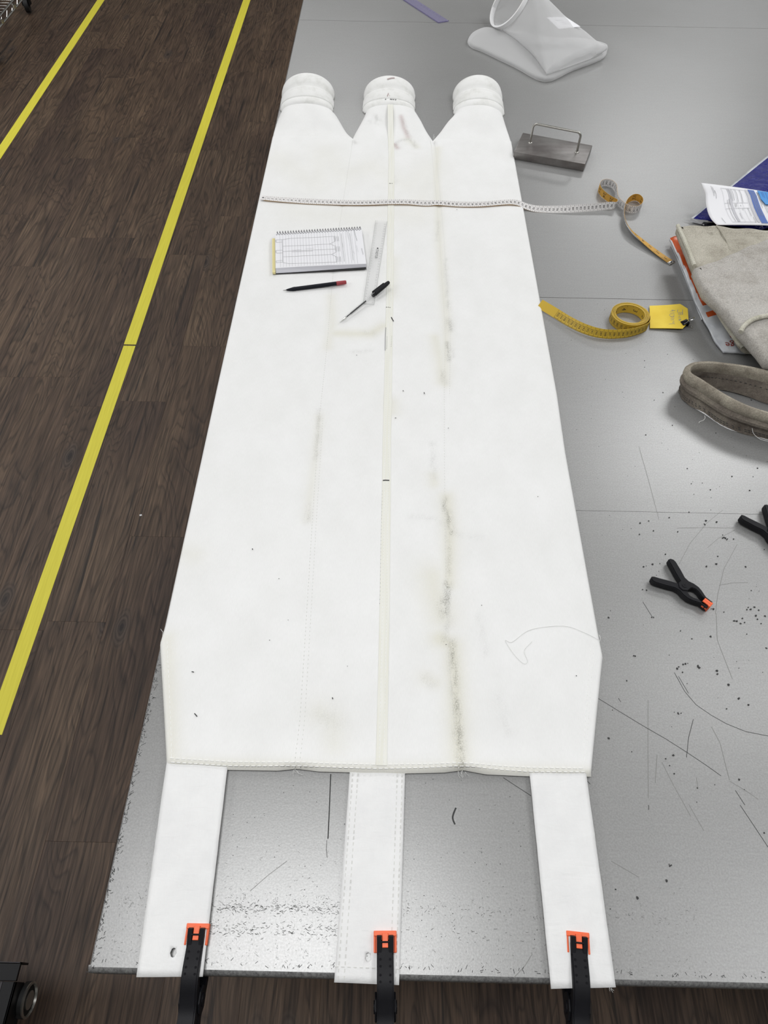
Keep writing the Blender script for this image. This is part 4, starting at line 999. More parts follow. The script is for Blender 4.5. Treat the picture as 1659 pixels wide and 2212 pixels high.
for i in range(31):
    v = 0.98-i*0.0312
    for u0, u1 in ((0.03, 0.12), (0.97, 0.90)):
        tk.append([tuple(rpt(u0, v)), tuple(rpt(u1, v))])
        if i < 30: tk.append([tuple(rpt(u0, v-0.0156)), tuple(rpt(u0+(u1-u0)*.6, v-0.0156))])
    c = rpt(0.84, v); pr_.append(text_flat(str(i), c[0], c[1], 0.0042, ang-math.pi/2, ZB+0.0027))
    c = rpt(0.20, v); pr_.append(text_flat(str(30-i), c[0], c[1], 0.0032, ang+math.pi/2, ZB+0.0027))
c = rpt(0.55, 0.425)
set_tag(obj('scale_print', join(strokes(tk, 0.0004, ZB+0.0027), *pr_), m_ink_soft, rl), kind='stuff')
obj('ruler_lettering', join(text_flat('STAEDTLER', c[0], c[1], 0.0085, ang+math.pi, ZB+0.0027, 0.80), disc((rpt(0.55, 0.355)[0], rpt(0.55, 0.355)[1], ZB+0.0026), (0, 0, 1), 0.0022, 0.0003, 10)), m_ink, rl)

# clear ballpoint with black cap
a, b = [(-0.11, 1.193), (-0.0063, 1.3246)]
bp = thing('ballpoint_pen', 'clear barrel ballpoint pen with a black cap resting across the ruler', 'pen', (a[0], a[1], ZB))
A_, B_ = Vector((*a, ZB+0.003)), Vector((*b, ZB+0.0105)); d = B_-A_
dd = d.normalized(); up = Vector((0, 0, 1)); up = (up-dd*up.dot(dd)).normalized(); sd = dd.cross(up)
obj('barrel', tube([pt2 for pt2 in [A_+d*t for t in (0.10, 0.16, 0.30, 0.72)]], [0.0026, 0.0036, 0.0042, 0.0042], 8), m_clear, bp, smooth=True)
obj('refill', tube([A_+d*t for t in (0.14, 0.20, 0.22, 0.52)], [0.0012, 0.0012, 0.0017, 0.0017], 8), m_ink, bp, smooth=True)
obj('tip', tube([A_+d*t for t in (0.0, 0.03, 0.07, 0.11, 0.125)], [0.0004, 0.0010, 0.0020, 0.0026, 0.0024], 10), m_chrome, bp, smooth=True)
obj('painted_barrel_glint', tube([A_+d*t+up*0.0042 for t in (0.28, 0.70)], 0.0003, 5), m_paper, bp)  # thin white line stands in for a reflection along the clear barrel
cp = obj('cap', tube([A_+d*t for t in (0.655, 0.66, 0.70, 0.705, 0.92, 0.99, 1.0)], [0.0030, 0.0044, 0.0044, 0.0054, 0.0050, 0.0040, 0.0032], 14), m_black, bp, smooth=True)
q0, q1 = A_+d*0.70, A_+d*0.93
vb = []
for c_, w, hgt in ((q0, 0.0028, 0.0034), (q1, 0.0022, 0.0026)):
    for sx, sz in ((-1, 0.0045), (1, 0.0045), (1, 0.0045+hgt), (-1, 0.0045+hgt)): vb.append(c_+(sd*0.75-up*0.2).normalized()*(-sz)+ (up*0.75+sd*0.3)*sx*w)
obj('clip', (vb, [(0, 1, 2, 3), (7, 6, 5, 4), (0, 4, 5, 1), (1, 5, 6, 2), (2, 6, 7, 3), (3, 7, 4, 0)]), m_black, cp, bevel=0.0006)

# ------------------------------------------------------------------ white and orange soft tape measure
zc = 0.0105
c0 = [(x, y, TZ+h, *w) for (x, y, h), w in [((*p, h), w) for p, h, w in [
    *[(p, 0.0115, (0, 1, k)) for p, k in zip([(-0.3362, 1.6686), (-0.2942, 1.6626), (-0.223, 1.6567), (-0.1522, 1.6539), (-0.0818, 1.6542), (-0.0114, 1.6598), (0.0356, 1.6614), (0.0826, 1.6578), (0.1121, 1.6609), (0.1648, 1.6564), (0.2236, 1.6585), (0.2832, 1.6689), (0.3138, 1.6689)], [0, .05, .15, .15, .12, .1, .12, .2, .1, .15, .1, .1, .2])],
    *[(p, h, (0, 1, k)) for p, h, k in zip([(0.3421, 1.6606), (0.3707, 1.6533), (0.4234, 1.652), (0.4708, 1.6557), (0.5187, 1.6615), (0.549, 1.6667)], [.0055, .0045, .0055, .007, .008, .009], [.35, .5, .8, 1.2, 1.7, 2.5])],
    ]]]
lp = [(0.5637, 1.6678), (0.5701, 1.6775), (0.5644, 1.6857), (0.5547, 1.6981), (0.5443, 1.715), (0.5377, 1.7332), (0.537, 1.7519), (0.5458, 1.7688), (0.5602, 1.7749), (0.5736, 1.7676), (0.5799, 1.7478), (0.5767, 1.7226), (0.5755, 1.6946), (0.5812, 1.6736), (0.5916, 1.6594), (0.6052, 1.6505), (0.62, 1.6541), (0.6325, 1.6702), (0.6362, 1.6893), (0.6307, 1.704), (0.6191, 1.7057), (0.6051, 1.6946), (0.5935, 1.6762), (0.5842, 1.6508)]
c0 += [(x, y, TZ+0.0098, 0, 0, 1) for x, y in lp]
en = [(0.5808, 1.629), (0.5796, 1.5966), (0.5869, 1.5613), (0.6015, 1.5309), (0.6211, 1.4995), (0.6424, 1.4687), (0.6639, 1.4414)]
wv = [(-.25, -.1, 1), (-.5, -.3, .9), (-.62, -.62, .6), (-.64, -.68, .36), (-.64, -.7, .2), (-.66, -.72, .1), (-.66, -.74, .03)]
c0 += [(x, y, TZ+h, *w) for (x, y), w, h in zip(en, wv, [.0098, .0095, .009, .0075, .005, .003, .0016])]
tm = thing('soft_tape_measure', 'white and orange soft tape measure stretched across the bag with looped end', 'tape measure', (0, 1.66, TZ))
rb = Ribbon(c0, 0.0185, 6)
v, f, fm = rb.two_sided(0.0005)
obj('tape_strip', (v, f), [m_tapew, m_tapeo], tm, fm=fm)
pr_, edge = [], []
S = rb.S[-1]
for i in range(1, 149):
    s = 0.0025+i*0.01
    if s > S-0.02: break
    pr_.append(rb.text(str(i), s-0.004, 0.0, 0.0076, 1, -1))
    pr_.append(rb.tick(s, -0.0090, -0.0048, 0.0005)); pr_.append(rb.tick(s, 0.0048, 0.0090, 0.0005))
    pr_.append(rb.tick(s-0.005, -0.0090, -0.0068, 0.0004)); pr_.append(rb.tick(s-0.005, 0.0068, 0.0090, 0.0004))
for i in range(1, 60):
    s = S-0.0025-i*0.0254
    if s < 0.03: break
    pr_.append(rb.text(str(i), s+0.006, 0.0, 0.0125, -1, 1)); pr_.append(rb.tick(s, -0.009, -0.004, 0.0006, -1)); pr_.append(rb.tick(s, 0.004, 0.009, 0.0006, -1))
    for k in range(1, 8): pr_.append(rb.tick(s+k*0.003175, 0.0065, 0.0090, 0.0004, -1))
set_tag(obj('scale_print', join(*pr_), m_ink, tm), kind='stuff')
for s, side in ((0.004, 1), (S-0.004, -1)):
    vv = []
    for l in (-0.0006, 0.0006):
        for ds, vw in ((-0.0055, -0.0096), (0.0055, -0.0096), (0.0055, 0.0096), (-0.0055, 0.0096)): vv.append(tuple(rb.at(s+ds*0.72, vw, l)))
    e = obj('metal_end', (vv, [(3, 2, 1, 0), (4, 5, 6, 7), (0, 1, 5, 4), (1, 2, 6, 5), (2, 3, 7, 6), (3, 0, 4, 7)]), m_chrome if side < 0 else m_tapew, tm)
    hole_c = rb.at(s, 0, 0.0008*side); nn = rb.n[0 if side > 0 else -1]
    obj('rivet_hole', disc(hole_c, nn, 0.0022, 0.0004, 12), m_ink, e)

# ------------------------------------------------------------------ rolled yellow tape measure
ty = thing('rolled_tape_measure', 'rolled yellow tape measure with a loose tail reaching the white bag', 'tape measure', (0.49, 1.2, TZ))
cxr, cyr = (0.5193939502829025, 1.2298798943454095)
ctrl = []
turns, r0, r1 = 7, 0.031, 0.0425
nst = 16
for i in range(turns*nst+1):
    a = math.radians(-60) + 2*math.pi*i/nst
    r = r0+(r1-r0)*(i/(turns*nst))
    if i > turns*nst-14: r += 0.0018*(i-(turns*nst-14))/14
    ctrl.append((cxr+r*math.cos(a)*1.0, cyr+r*math.sin(a)*0.93, TZ+0.0108+0.0004*math.sin(i*.3), 0, 0, 1))
# the outermost turn leaves at the right and runs back along the front to the left
tail = [((0.5623586214321294, 1.2256722160872586), .0108, (0, .05, 1)), ((0.5534505435049365, 1.201084455108461), .0106, (0, .08, 1)), ((0.5242345294126786, 1.183746204786335), .0106, (0, .12, 1)), ((0.49102388613597114, 1.1753373007678463), .0106, (0, .25, 1)), ((0.45153057762933263, 1.175627409137877), .0104, (.05, .4, 1)), ((0.41619403241610065, 1.1909263165332664), .010, (.2, .55, .9)),
        ((0.3856698738607548, 1.2156959544622392), .0095, (.3, .7, .8)), ((0.357156283876392, 1.2457055361228078), .0092, (.4, .8, .7)), ((0.32968910769572807, 1.273274159803552), .0092, (.45, .85, .65))]
# spiral runs counter-clockwise; drop the last part so that it meets the tail at the right-hand side
ctrl = [c for c in ctrl[:turns*nst+1-0]]
while True:
    c = ctrl[-1]; a = math.degrees(math.atan2((c[1]-cyr)/0.93, c[0]-cxr)) % 360
    if 20 < a < 45: break
    ctrl.pop()
tailc = [(p[0], p[1], TZ+h, *w) for p, h, w in tail]
rollr = Ribbon(ctrl, 0.0205, 2)
v, f, fm = rollr.two_sided(0.0009)
obj('coil', (v, f), [m_tapey_edge, m_tapey], ty, fm=fm)
tr_ = Ribbon(tailc, 0.0205, 8)
v, f, fm = tr_.two_sided(0.0006)
obj('tail', (v, f), [m_tapey, m_tapey], ty, fm=fm)
pr_ = []
S = tr_.S[-1]
side = -1
s = S-0.052; i = 300
side_t = 1 if tr_.n[len(tr_.n)//2].y < 0 else -1
while s > 0.012:
    pr_.append(tr_.text(str(i), s, 0.0005, 0.0070, side_t, 1)); pr_.append(tr_.tick(s+0.0047, -0.0100, 0.0100, 0.0004, side_t))
    for k in range(10): pr_.append(tr_.tick(s-0.0043+k*0.001, -0.0100, -0.0080, 0.0003, side_t))
    i -= 1; s -= 0.0095
S2_ = rollr.S[-1]
s = S2_-0.03; i = 258
while s > S2_-0.25:
    pr_.append(rollr.text(str(i), s, 0.0, 0.0070, 1, 1)); pr_.append(rollr.tick(s+0.0047, -0.0100, -0.004, 0.0004, 1)); i -= 1; s -= 0.0095
s = 0.002; i = 1
while s < 0.20:    # inch marks on the inner face
    for k in range(8): pr_.append(rollr.tick(s+k*0.0032, 0.0100, 0.0045 if k == 0 else (0.006 if k == 4 else 0.0078), 0.0006, -1))
    pr_.append(rollr.text(str(i), s+0.006, -0.001, 0.014, -1, 1)); s += 0.0254; i += 1
set_tag(obj('scale_print', join(*pr_), m_ink, ty), kind='stuff')

# yellow tag and binder clip
tp = [(0.5766, 1.2804), (0.6136, 1.28), (0.6429, 1.2817), (0.6554, 1.2646), (0.6478, 1.2209), (0.6304, 1.1999), (0.6021, 1.2028), (0.5624, 1.2046)]
hz = [0.004, 0.006, 0.010, 0.013, 0.013, 0.010, 0.0055, 0.003]
tg = thing('yellow_tag', 'yellow card tag with handwritten note between the rolled tape and a binder clip', 'tag', (0.62, 1.2, TZ))
def tagz(x, y): return TZ+0.003+max(0, (x-tp[0][0]))*0.085
obj('card', prism(tp, [tagz(*p) for p in tp], [tagz(*p)+0.0006 for p in tp]), m_tag, tg)
ST_ = []
def zz(pts): return pts
ln1 = [[(0.6339, 1.2624), (0.6313, 1.2572), (0.6311, 1.2532), (0.6417, 1.253)], [(0.6438, 1.2622), (0.6398, 1.2445)], [(0.6321, 1.2493), (0.6418, 1.2502), (0.64, 1.2456), (0.6358, 1.2449), (0.6364, 1.2489)], [(0.6323, 1.2488), (0.6322, 1.2448), (0.6358, 1.2449)], [(0.6298, 1.2394), (0.634, 1.2398)], [(0.6277, 1.2346), (0.6344, 1.2352)], [(0.6277, 1.229), (0.6337, 1.2308)], [(0.6276, 1.2262), (0.6331, 1.2281)], [(0.6341, 1.2308), (0.6281, 1.2266)]]
ln2 = [[(0.6159, 1.2579), (0.6282, 1.26), (0.6206, 1.2626), (0.6209, 1.2569), (0.622, 1.2621)], [(0.6147, 1.2522), (0.6244, 1.253)], [(0.6233, 1.2479), (0.6184, 1.2489), (0.6137, 1.2476), (0.6116, 1.2447)], [(0.6227, 1.2451), (0.6197, 1.2416), (0.6138, 1.2414), (0.6121, 1.2436)], [(0.6212, 1.24), (0.6174, 1.2376), (0.6139, 1.2386), (0.6137, 1.2409), (0.6182, 1.2416), (0.6212, 1.24)], [(0.6203, 1.2344), (0.616, 1.2348), (0.6118, 1.2324)], [(0.6117, 1.2285), (0.6194, 1.2321), (0.6156, 1.2298), (0.6181, 1.2276)], [(0.6183, 1.2237), (0.616, 1.2248), (0.6134, 1.2197), (0.6173, 1.2193)], [(0.6047, 1.2162), (0.6165, 1.2171), (0.6163, 1.2149)]]
obj('handwriting', strokes([seg_points(l, .004) for l in ln1+ln2], 0.0009, lambda x, y: tagz(x, y)+0.0009), m_ink_soft, tg)
bc = thing('binder_clip', 'small black binder clip with bright wire handles pinching the yellow tag', 'binder clip', (0.7, 1.19, TZ))
p0 = np.array((0.6323466021462952, 1.2177280648750557)); p1 = np.array((0.6445240111496505, 1.2226763006714387))
dx = np.array([0.95, 0.30]); dx /= np.linalg.norm(dx); dy = np.array([-dx[1], dx[0]])
cb = np.array((0.6370442212423554, 1.216348805448441)); zc_ = tagz(*cb)+0.0003
secs = []
for w in (-0.0065, 0.0065):
    L_ = []
    for u, h in ((-0.006, 0.0012), (0.0075, 0.0058), (0.0082, 0.0052), (0.0082, -0.0052), (0.0075, -0.0058), (-0.006, -0.0012), (-0.006, -0.0008), (0.0072, -0.0046), (0.0072, 0.0046), (-0.006, 0.0009)):
        p = cb+dx*u+dy*w; L_.append((p[0], p[1], zc_+h))
    secs.append(L_)
obj('spring_body', loft(secs, True, True, True), m_black, bc)
def wloop(tipxy, sgn, base_h):
    e = np.array(tipxy); root = cb-dx*0.004; dv = (e-root); L = np.linalg.norm(dv); dv /= L; sv = np.array([-dv[1], dv[0]])
    pts = []
    for u, s in ((0, 0.0050), (0.35, 0.0030), (0.62, 0.0018), (0.80, 0.0032), (0.93, 0.0034), (1.0, 0.0016), (1.0, -0.0016), (0.93, -0.0034), (0.80, -0.0032), (0.62, -0.0018), (0.35, -0.0030), (0, -0.0050)):
        p = root+dv*L*u+sv*s; pts.append((p[0], p[1], zc_+base_h[0]+(base_h[1]-base_h[0])*u))
    return tube(crom(pts, 4), 0.00075, 7)
obj('wire_handle', wloop((0.6552920213190255, 1.2208250066375708), 1, (0.003, 0.0125)), m_chrome, bc, smooth=True)
obj('wire_handle', wloop((0.658625965415285, 1.2144832010843263), -1, (-0.003, -0.0085)), m_chrome, bc, smooth=True)

# ------------------------------------------------------------------ steel weight with handle
wt = thing('steel_weight', 'dull steel weight block with bent rod handle right of the bag', 'weight', (0.43, 1.92, TZ))
top = [(0.3602, 2.0063), (0.5465, 1.9433), (0.5116, 1.8441), (0.3256, 1.9014)]
o = obj('block', prism(top, TZ+0.0002, TZ+0.021), m_steel, wt, bevel=0.0018, smooth=True)
f1 = np.array((0.37528366613616126, 1.949721822540123)); f2 = np.array((0.4976263766779933, 1.9038524029722106))
H_ = 0.052; rr_ = 0.011; hd = (f2-f1)/np.linalg.norm(f2-f1); LL = np.linalg.norm(f2-f1)
pth = [(0, 0), (0, H_-rr_)] + [(rr_-rr_*math.cos(a), H_-rr_+rr_*math.sin(a)) for a in [math.pi/2*i/5 for i in range(1, 6)]]
pth = pth+[(LL-u, h) for u, h in reversed(pth)]
obj('handle', tube([(f1[0]+hd[0]*u, f1[1]+hd[1]*u, TZ+0.021+h) for u, h in pth], 0.0030, 12), m_rod, wt, smooth=True)
for p in (f1, f2):
    obj('weld_bead', loft([[(p[0]+r*math.cos(2*math.pi*k/14), p[1]+r*math.sin(2*math.pi*k/14), TZ+0.021+h) for k in range(14)] for r, h in ((0.0062, 0), (0.0058, 0.0012), (0.0045, 0.0022), (0.0031, 0.0026))]), m_rod, wt, smooth=True)

# ------------------------------------------------------------------ white nylon mesh bag
nb = thing('mesh_bag', 'translucent white nylon mesh bag with hooped mouth lying on the far table', 'mesh bag', (0.35, 2.6, TZ))
lf = [(0.2366, 2.6305), (0.2488, 2.6862), (0.273, 2.725), (0.3063, 2.7494), (0.3453, 2.7396), (0.3839, 2.7261), (0.4453, 2.7061), (0.5357, 2.6728), (0.6143, 2.6762), (0.6983, 2.6359), (0.695, 2.5787), (0.6676, 2.5221), (0.5662, 2.4408), (0.4656, 2.3595), (0.3763, 2.4593), (0.2864, 2.5613), (0.2692, 2.5782), (0.2502, 2.5951)]
obj('lower_flap', pillow([tuple(p) for p in crom(lf, 4, True)], TZ+0.0006, TZ+0.013, 0.018, step=0.01), m_net, nb, smooth='all')
hc = Vector((0.3866, 2.7634, 1.03))
# hoop plane: leans back, facing the camera and left
nrm = Vector((-0.75, -0.22, 0.58)).normalized()
hx_ = Vector((0, 0, 1)).cross(nrm).normalized(); hz_ = nrm.cross(hx_)
def hoop(r, off=0.0, n=40, sq=1.0): return [hc+nrm*off+hx_*r*math.cos(2*math.pi*k/n)*0.98+hz_*r*sq*math.sin(2*math.pi*k/n) for k in range(n)]
c1_ = Vector((0.4696, 2.3802, 0.973)); c2_ = Vector((0.6847, 2.5457, 0.985))
mid = (c1_+c2_)/2; ax = (c2_-c1_)/2
def flat(k, n=40, f=1.0, up=0.018, push=0.0):
    a = 2*math.pi*k/n
    # major axis along the crease, minor vertical
    ca, sa = math.cos(a), math.sin(a)
    p = mid - ax*ca*f + Vector((0, 0, 1))*(up*sa*(0.45+0.55*abs(sa)))
    return p
ring0 = hoop(0.082)
n = 40
sgn = 1 if ax.dot(hx_) > 0 else -1
loops = []
for i, t in enumerate([0, 0.08, 0.2, 0.35, 0.5, 0.65, 0.78, 0.88, 0.95, 1.0]):
    L_ = []
    for k in range(n):
        a = ring0[k]; kk = k
        aa = 2*math.pi*k/n
        ca, sa = math.cos(aa), math.sin(aa)
        b = mid + ax*ca*sgn + Vector((0, 0, 1))*(0.020*sa)
        p = a.lerp(b, t*t*(3-2*t)*0.35+t*0.65)
        bul = math.sin(t*math.pi)*0.010
        p = p + Vector((0, 0, bul*sa + 0.0022*math.sin(k*1.3+i)))
        p.z = max(p.z, TZ+0.0145)
        L_.append(p)
    loops.append(L_)
loops.append([mid+(p-mid)*0.6+(mid-hc).normalized()*0.004 for p in loops[-1]])
obj('upper_body', loft(loops), m_net, nb, smooth='all')
def bandloop():
    prof_ = [(0.082, 0.0), (0.0855, 0.003), (0.0855, 0.017), (0.082, 0.017), (0.0795, 0.017), (0.0795, 0.003)]
    return loft([[*map(tuple, L_)] for L_ in [hoop(r, o_) for r, o_ in prof_+prof_[:1]]])
obj('mouth_band', bandloop(), m_netband, nb, smooth=True)
p_a, p_b = hoop(0.082, 0.012)[24], hoop(0.082, 0.012)[17]
lpn = crom([tuple(p_a), tuple(p_a.lerp(p_b, 0.25)+nrm*0.012+Vector((0.012, 0, 0.004))), tuple(p_a.lerp(p_b, 0.6)+nrm*0.014+Vector((0.016, 0, 0.004))), tuple(p_b)], 6)
rb2 = Ribbon([(x, y, z, *nrm) for x, y, z in lpn], 0.012, 3); v, f, fm = rb2.two_sided(0.0015)
obj('hanging_loop', (v, f), m_netband, nb)
lab = [(0.4831, 2.6098, 1.045), (0.5477, 2.6278, 1.041), (0.5928, 2.5868, 1.029), (0.5188, 2.5601, 1.031)]
obj('sewn_label', prism([p[:2] for p in lab], [p[2] for p in lab], [p[2]+0.0008 for p in lab]), m_paper, nb)
la = [Vector(p) for p in lab]
lm = lambda u, v: la[0]*(1-u)*(1-v)+la[1]*u*(1-v)+la[2]*u*v+la[3]*(1-u)*v
lv, lf_ = [], []
for u0, u1, v0 in ((0.25, 0.62, 0.28), (0.36, 0.70, 0.45), (0.40, 0.74, 0.62)):
    k = len(lv)
    for u, v in ((u0, v0), (u1, v0), (u1, v0+0.07), (u0, v0+0.07)): p = lm(u, v); lv.append((p.x, p.y, p.z+0.0012))
    lf_.append((k, k+1, k+2, k+3))
obj('label_print', (lv, lf_), m_greyprint, nb)

# purple ruler at the far end
pr0 = [(0.0221, 2.9976), (0.1442, 2.8011), (0.1812, 2.8186), (0.0679, 2.9997)]
pv = [np.array(p) for p in pr0]
far = lambda a, b: tuple(a+(a-b)*0.9)
poly = [far(pv[0], pv[1]), tuple(pv[1]), tuple(pv[2]), far(pv[3], pv[2])]
pu = thing('purple_ruler', 'transparent purple ruler at the far edge of the photo', 'ruler', (0.05, 2.95, TZ))
obj('ruler_blade', prism(poly, TZ+0.0002, TZ+0.0028), m_purple, pu, bevel=0.0004)
tk = []
Lp = np.linalg.norm(pv[2]-pv[3]); dpu = (pv[3]-pv[2])/Lp; npu = np.array([-dpu[1], dpu[0]])
if npu@(pv[1]-pv[2]) < 0: npu = -npu
for i in range(40):
    p = pv[2]+dpu*(0.012+i*0.005); tk.append([tuple(p), tuple(p+npu*(0.008 if i % 2 == 0 else 0.005))])
obj('scale_print', join(strokes(tk, 0.0006, TZ+0.0031), *[text_flat(str(i+1), *(pv[2]+dpu*(0.022+i*0.02)+npu*0.011), 0.006, math.atan2(dpu[1], dpu[0]), TZ+0.0031) for i in range(8)]), m_purple_edge, pu)
obj('dark_edges', join(strokes([[poly[0], poly[1]]], 0.0018, TZ+0.0030), strokes([[poly[1], poly[2]]], 0.0022, TZ+0.0030)), m_purple_edge, pu)

# ------------------------------------------------------------------ parcels and felt at the right
bl_ = thing('blue_mailer', 'glossy dark blue plastic mailing bag under the printed form', 'mailing bag', (0.9, 1.7, TZ))
Lc = [(0.7444, 1.6139, 0.967), (0.8164, 1.6904, 0.971), (0.8732, 1.7515, 0.973), (0.9519, 1.838, 0.973), (1.0248, 1.9168, 0.973), (1.1412, 2.0424, 0.973)]
Rc = [(0.892, 1.5537, 0.977), (0.9539, 1.5841, 0.985), (1.0257, 1.6335, 0.987), (1.0926, 1.691, 0.985), (1.1324, 1.7314, 0.981), (1.2552, 1.8593, 0.975)]
wr_ = lambda t, u: 0.004*math.sin(9*t+5*u)*math.sin(7*u+2*t)*min(1, u*4)+0.012*math.sin(math.pi*min(1, u*1.2))*math.sin(math.pi*t)
v, f, mpb = ruled(Lc, Rc, 30, 40, wr_)
fm = [1 if (k % 30) < 1 else 0 for k in range(len(f))]
solid(obj('film', (v, f), [m_blue, m_polywhite], bl_, fm=fm, smooth='all'), 0.004)
def patch(mp, t0, t1, u0, u1, lift, n=8):
    V_ = [mp(t0+(t1-t0)*i/n, u0+(u1-u0)*j/n, lift) for i in range(n+1) for j in range(n+1)]
    return V_, [(i*(n+1)+j, i*(n+1)+j+1, (i+1)*(n+1)+j+1, (i+1)*(n+1)+j) for i in range(n) for j in range(n)]
obj('address_window', patch(mpb, 0.66, 0.95, 0.22, 0.75, 0.0016), m_polywhite, bl_)
obj('blue_label', patch(mpb, 0.55, 0.655, 0.24, 0.75, 0.0016), m_bluelabel, bl_)
obj('window_lines', join(*[patch(mpb, t, t+0.006, 0.28, 0.7, 0.0022, 4) for t in (0.71, 0.76, 0.81, 0.86)]), m_ink_soft, bl_)
tc_ = [(0.7444, 1.6139, 0.967), (0.7818, 1.5987, 0.971), (0.7997, 1.5985, 0.969), (0.7665, 1.6037, 0.96)]
obj('white_corner_tip', prism([p[:2] for p in tc_], TZ+0.003, [p[2] for p in tc_]), m_polywhite, bl_, bevel=0.001)
bb = [(0.769, 1.5978), (0.7934, 1.6127), (0.8714, 1.6234), (0.9355, 1.6055), (0.9695, 1.5671), (0.8521, 1.5535), (0.7796, 1.5804)]
set_tag(obj('black_packet', pillow([tuple(p) for p in crom(bb, 3, True)], TZ+0.0004, TZ+0.0105, 0.006), m_polyblack), 'black plastic packet peeping out under the blue mailing bag', 'packet')

fo = thing('printed_form', 'curled white printed form lying on the blue mailing bag', 'form', (0.9, 1.68, TZ))
Lc = crom([(0.7687, 1.6877, 1.017), (0.7709, 1.6715, 1.013), (0.7748, 1.6549, 1.007), (0.7719, 1.6275, 1.0), (0.7697, 1.5938, 0.996), (0.7716, 1.5639, 0.995), (0.7791, 1.5409, 0.995)], 4)
Rc = crom([(0.9586, 1.6455, 1.015), (0.9557, 1.6175, 1.017), (0.9549, 1.5934, 1.017), (0.9561, 1.573, 1.015), (0.9607, 1.5602, 1.011), (0.966, 1.5468, 1.005), (0.9713, 1.5334, 0.999)], 4)
v, f, mpf = ruled(Lc, Rc, 26, 24, lambda t, u: 0.006*math.sin(math.pi*u)*math.sin(math.pi*t*0.8+0.3))
solid(obj('paper', (v, f), m_paper, fo, smooth='all'), 0.0006)
# layout of the print, t from far to near, u from left to right
gp, dk = [], []
gp.append(patch(mpf, 0.06, 0.94, 0.515, 0.545, 0.0010)); gp.append(patch(mpf, 0.10, 0.92, 0.285, 0.315, 0.0010, 8))
obj('grey_panels', join(*gp), m_greyprint, fo)
obj('blue_banner', patch(mpf, 0.05, 0.96, 0.555, 0.635, 0.0010, 10), m_banner, fo)
for u in (0.575, 0.595, 0.614): dk.append(patch(mpf, 0.10, 0.55+u*0.4, u, u+0.004, 0.0014, 10))
for u, t0, t1 in ((0.10, .06, .28), (0.115, .08, .22), (0.125, .16, .34), (0.12, .82, .96), (0.30, .10, .36), (0.32, .12, .42), (0.34, .10, .40), (0.335, .48, .58), (0.35, .48, .56), (0.255, .38, .92), (0.275, .36, .52), (0.385, .10, .44), (0.40, .52, .56), (0.44, .10, .45), (0.41, .62, .66), (0.475, .60, .80), (0.355, .72, .86), (0.49, .82, .95),
                  (0.655, .10, .60), (0.672, .12, .50), (0.692, .40, .72), (0.712, .40, .70), (0.735, .45, .72)):
    dk.append(patch(mpf, t0, t1, u, u+0.0042, 0.0012, 5))
for u in (0.72, 0.745, 0.77, 0.80): dk.append(patch(mpf, 0.86, 0.88, u, u+0.006, 0.0012, 1))
obj('dark_print', join(*dk), m_ink_soft, fo)
fl = []
for u in (0.215, 0.30, 0.37, 0.43, 0.50): fl.append(patch(mpf, 0.09, 0.93, u, u+0.0025, 0.0011, 8))
for t in (0.09, 0.46, 0.60, 0.93): fl.append(patch(mpf, t, t+0.008, 0.215, 0.50, 0.0011, 8))
obj('form_grid', join(*fl), m_ink_light, fo)
bcd = thing('blue_card', 'small bright blue card lying on the printed form', 'card', (0.95, 1.68, TZ+0.06))
v, f = patch(mpf, 0.085, 0.52, 0.665, 0.93, 0.003, 8)
# cut corner at the lower left
v2 = []
for i in range(9):
    for j in range(9):
        t = 0.085+(0.52-0.085)*i/8; u = 0.665+(0.93-0.665)*j/8
        if i > 5: u = max(u, 0.665+(i-5)*0.012)
        v2.append(mpf(t, u, 0.003))
solid(obj('card_sheet', (v2, f), m_bluecard, bcd), 0.0012, 1)
obj('card_print', join(*[patch(mpf, 0.13, 0.30+0.03*k, u, u+0.004, 0.0046, 4) for k, u in enumerate((0.70, 0.718, 0.75))]), m_banner, bcd)

om = thing('orange_mailer', 'glossy orange and white plastic mailing bag under the grey felt', 'mailing bag', (0.76, 1.35, TZ))
Lc = crom([(0.6682, 1.5191, 0.971), (0.6722, 1.465, 0.97), (0.6743, 1.3866, 0.969), (0.6748, 1.2881, 0.968), (0.6807, 1.2268, 0.967), (0.6902, 1.1622, 0.965), (0.7007, 1.1299, 0.962)], 5)
Rc = crom([(0.7701, 1.5612, 0.977), (0.7876, 1.5015, 0.979), (0.8053, 1.4088, 0.981), (0.8187, 1.308, 0.981), (0.8228, 1.2165, 0.979), (0.8255, 1.1547, 0.975), (0.8289, 1.1225, 0.967)], 5)
puff = lambda t, u: 0.011*math.sin(math.pi*min(1, u*1.6+0.02))*math.sin(math.pi*min(1, t*0.92+0.08))+0.0010*math.sin(40*t+9*u)*math.sin(23*u)
nu_, nv_ = 90, 80
v, f, mpo = ruled(Lc, Rc, nu_, nv_, puff)
fm = []
for k in range(len(f)):
    i, j = divmod(k, nu_); t = (i+.5)/nv_; u = (j+.5)/nu_
    edge_u = 0.015+0.05*min(1, t*1.7)
    if u < edge_u: fm.append(1)
    elif t < 0.655: fm.append(0)
    elif t < 0.70: fm.append(1)
    elif t < 0.735: fm.append(0)
    else: fm.append(1)
film_o = obj('film', (v, f), [m_polyorange, m_polywhite], om, fm=fm, smooth='all')
solid(film_o, 0.006)
pe = np.array((0.7119424148094669, 1.1506260838067468)); pg = np.array((0.7212538036655372, 1.150904428945341)); pe2 = np.array((0.7220422230179623, 1.161070357759846))
def film_z(x, y):
    # nearest film vertex height
    return ftree_z(x, y)
fa = np.array(v)
def ftree_z(x, y):
    d = (fa[:, 0]-x)**2+(fa[:, 1]-y)**2; return float(fa[int(d.argmin()), 2])+0.0012
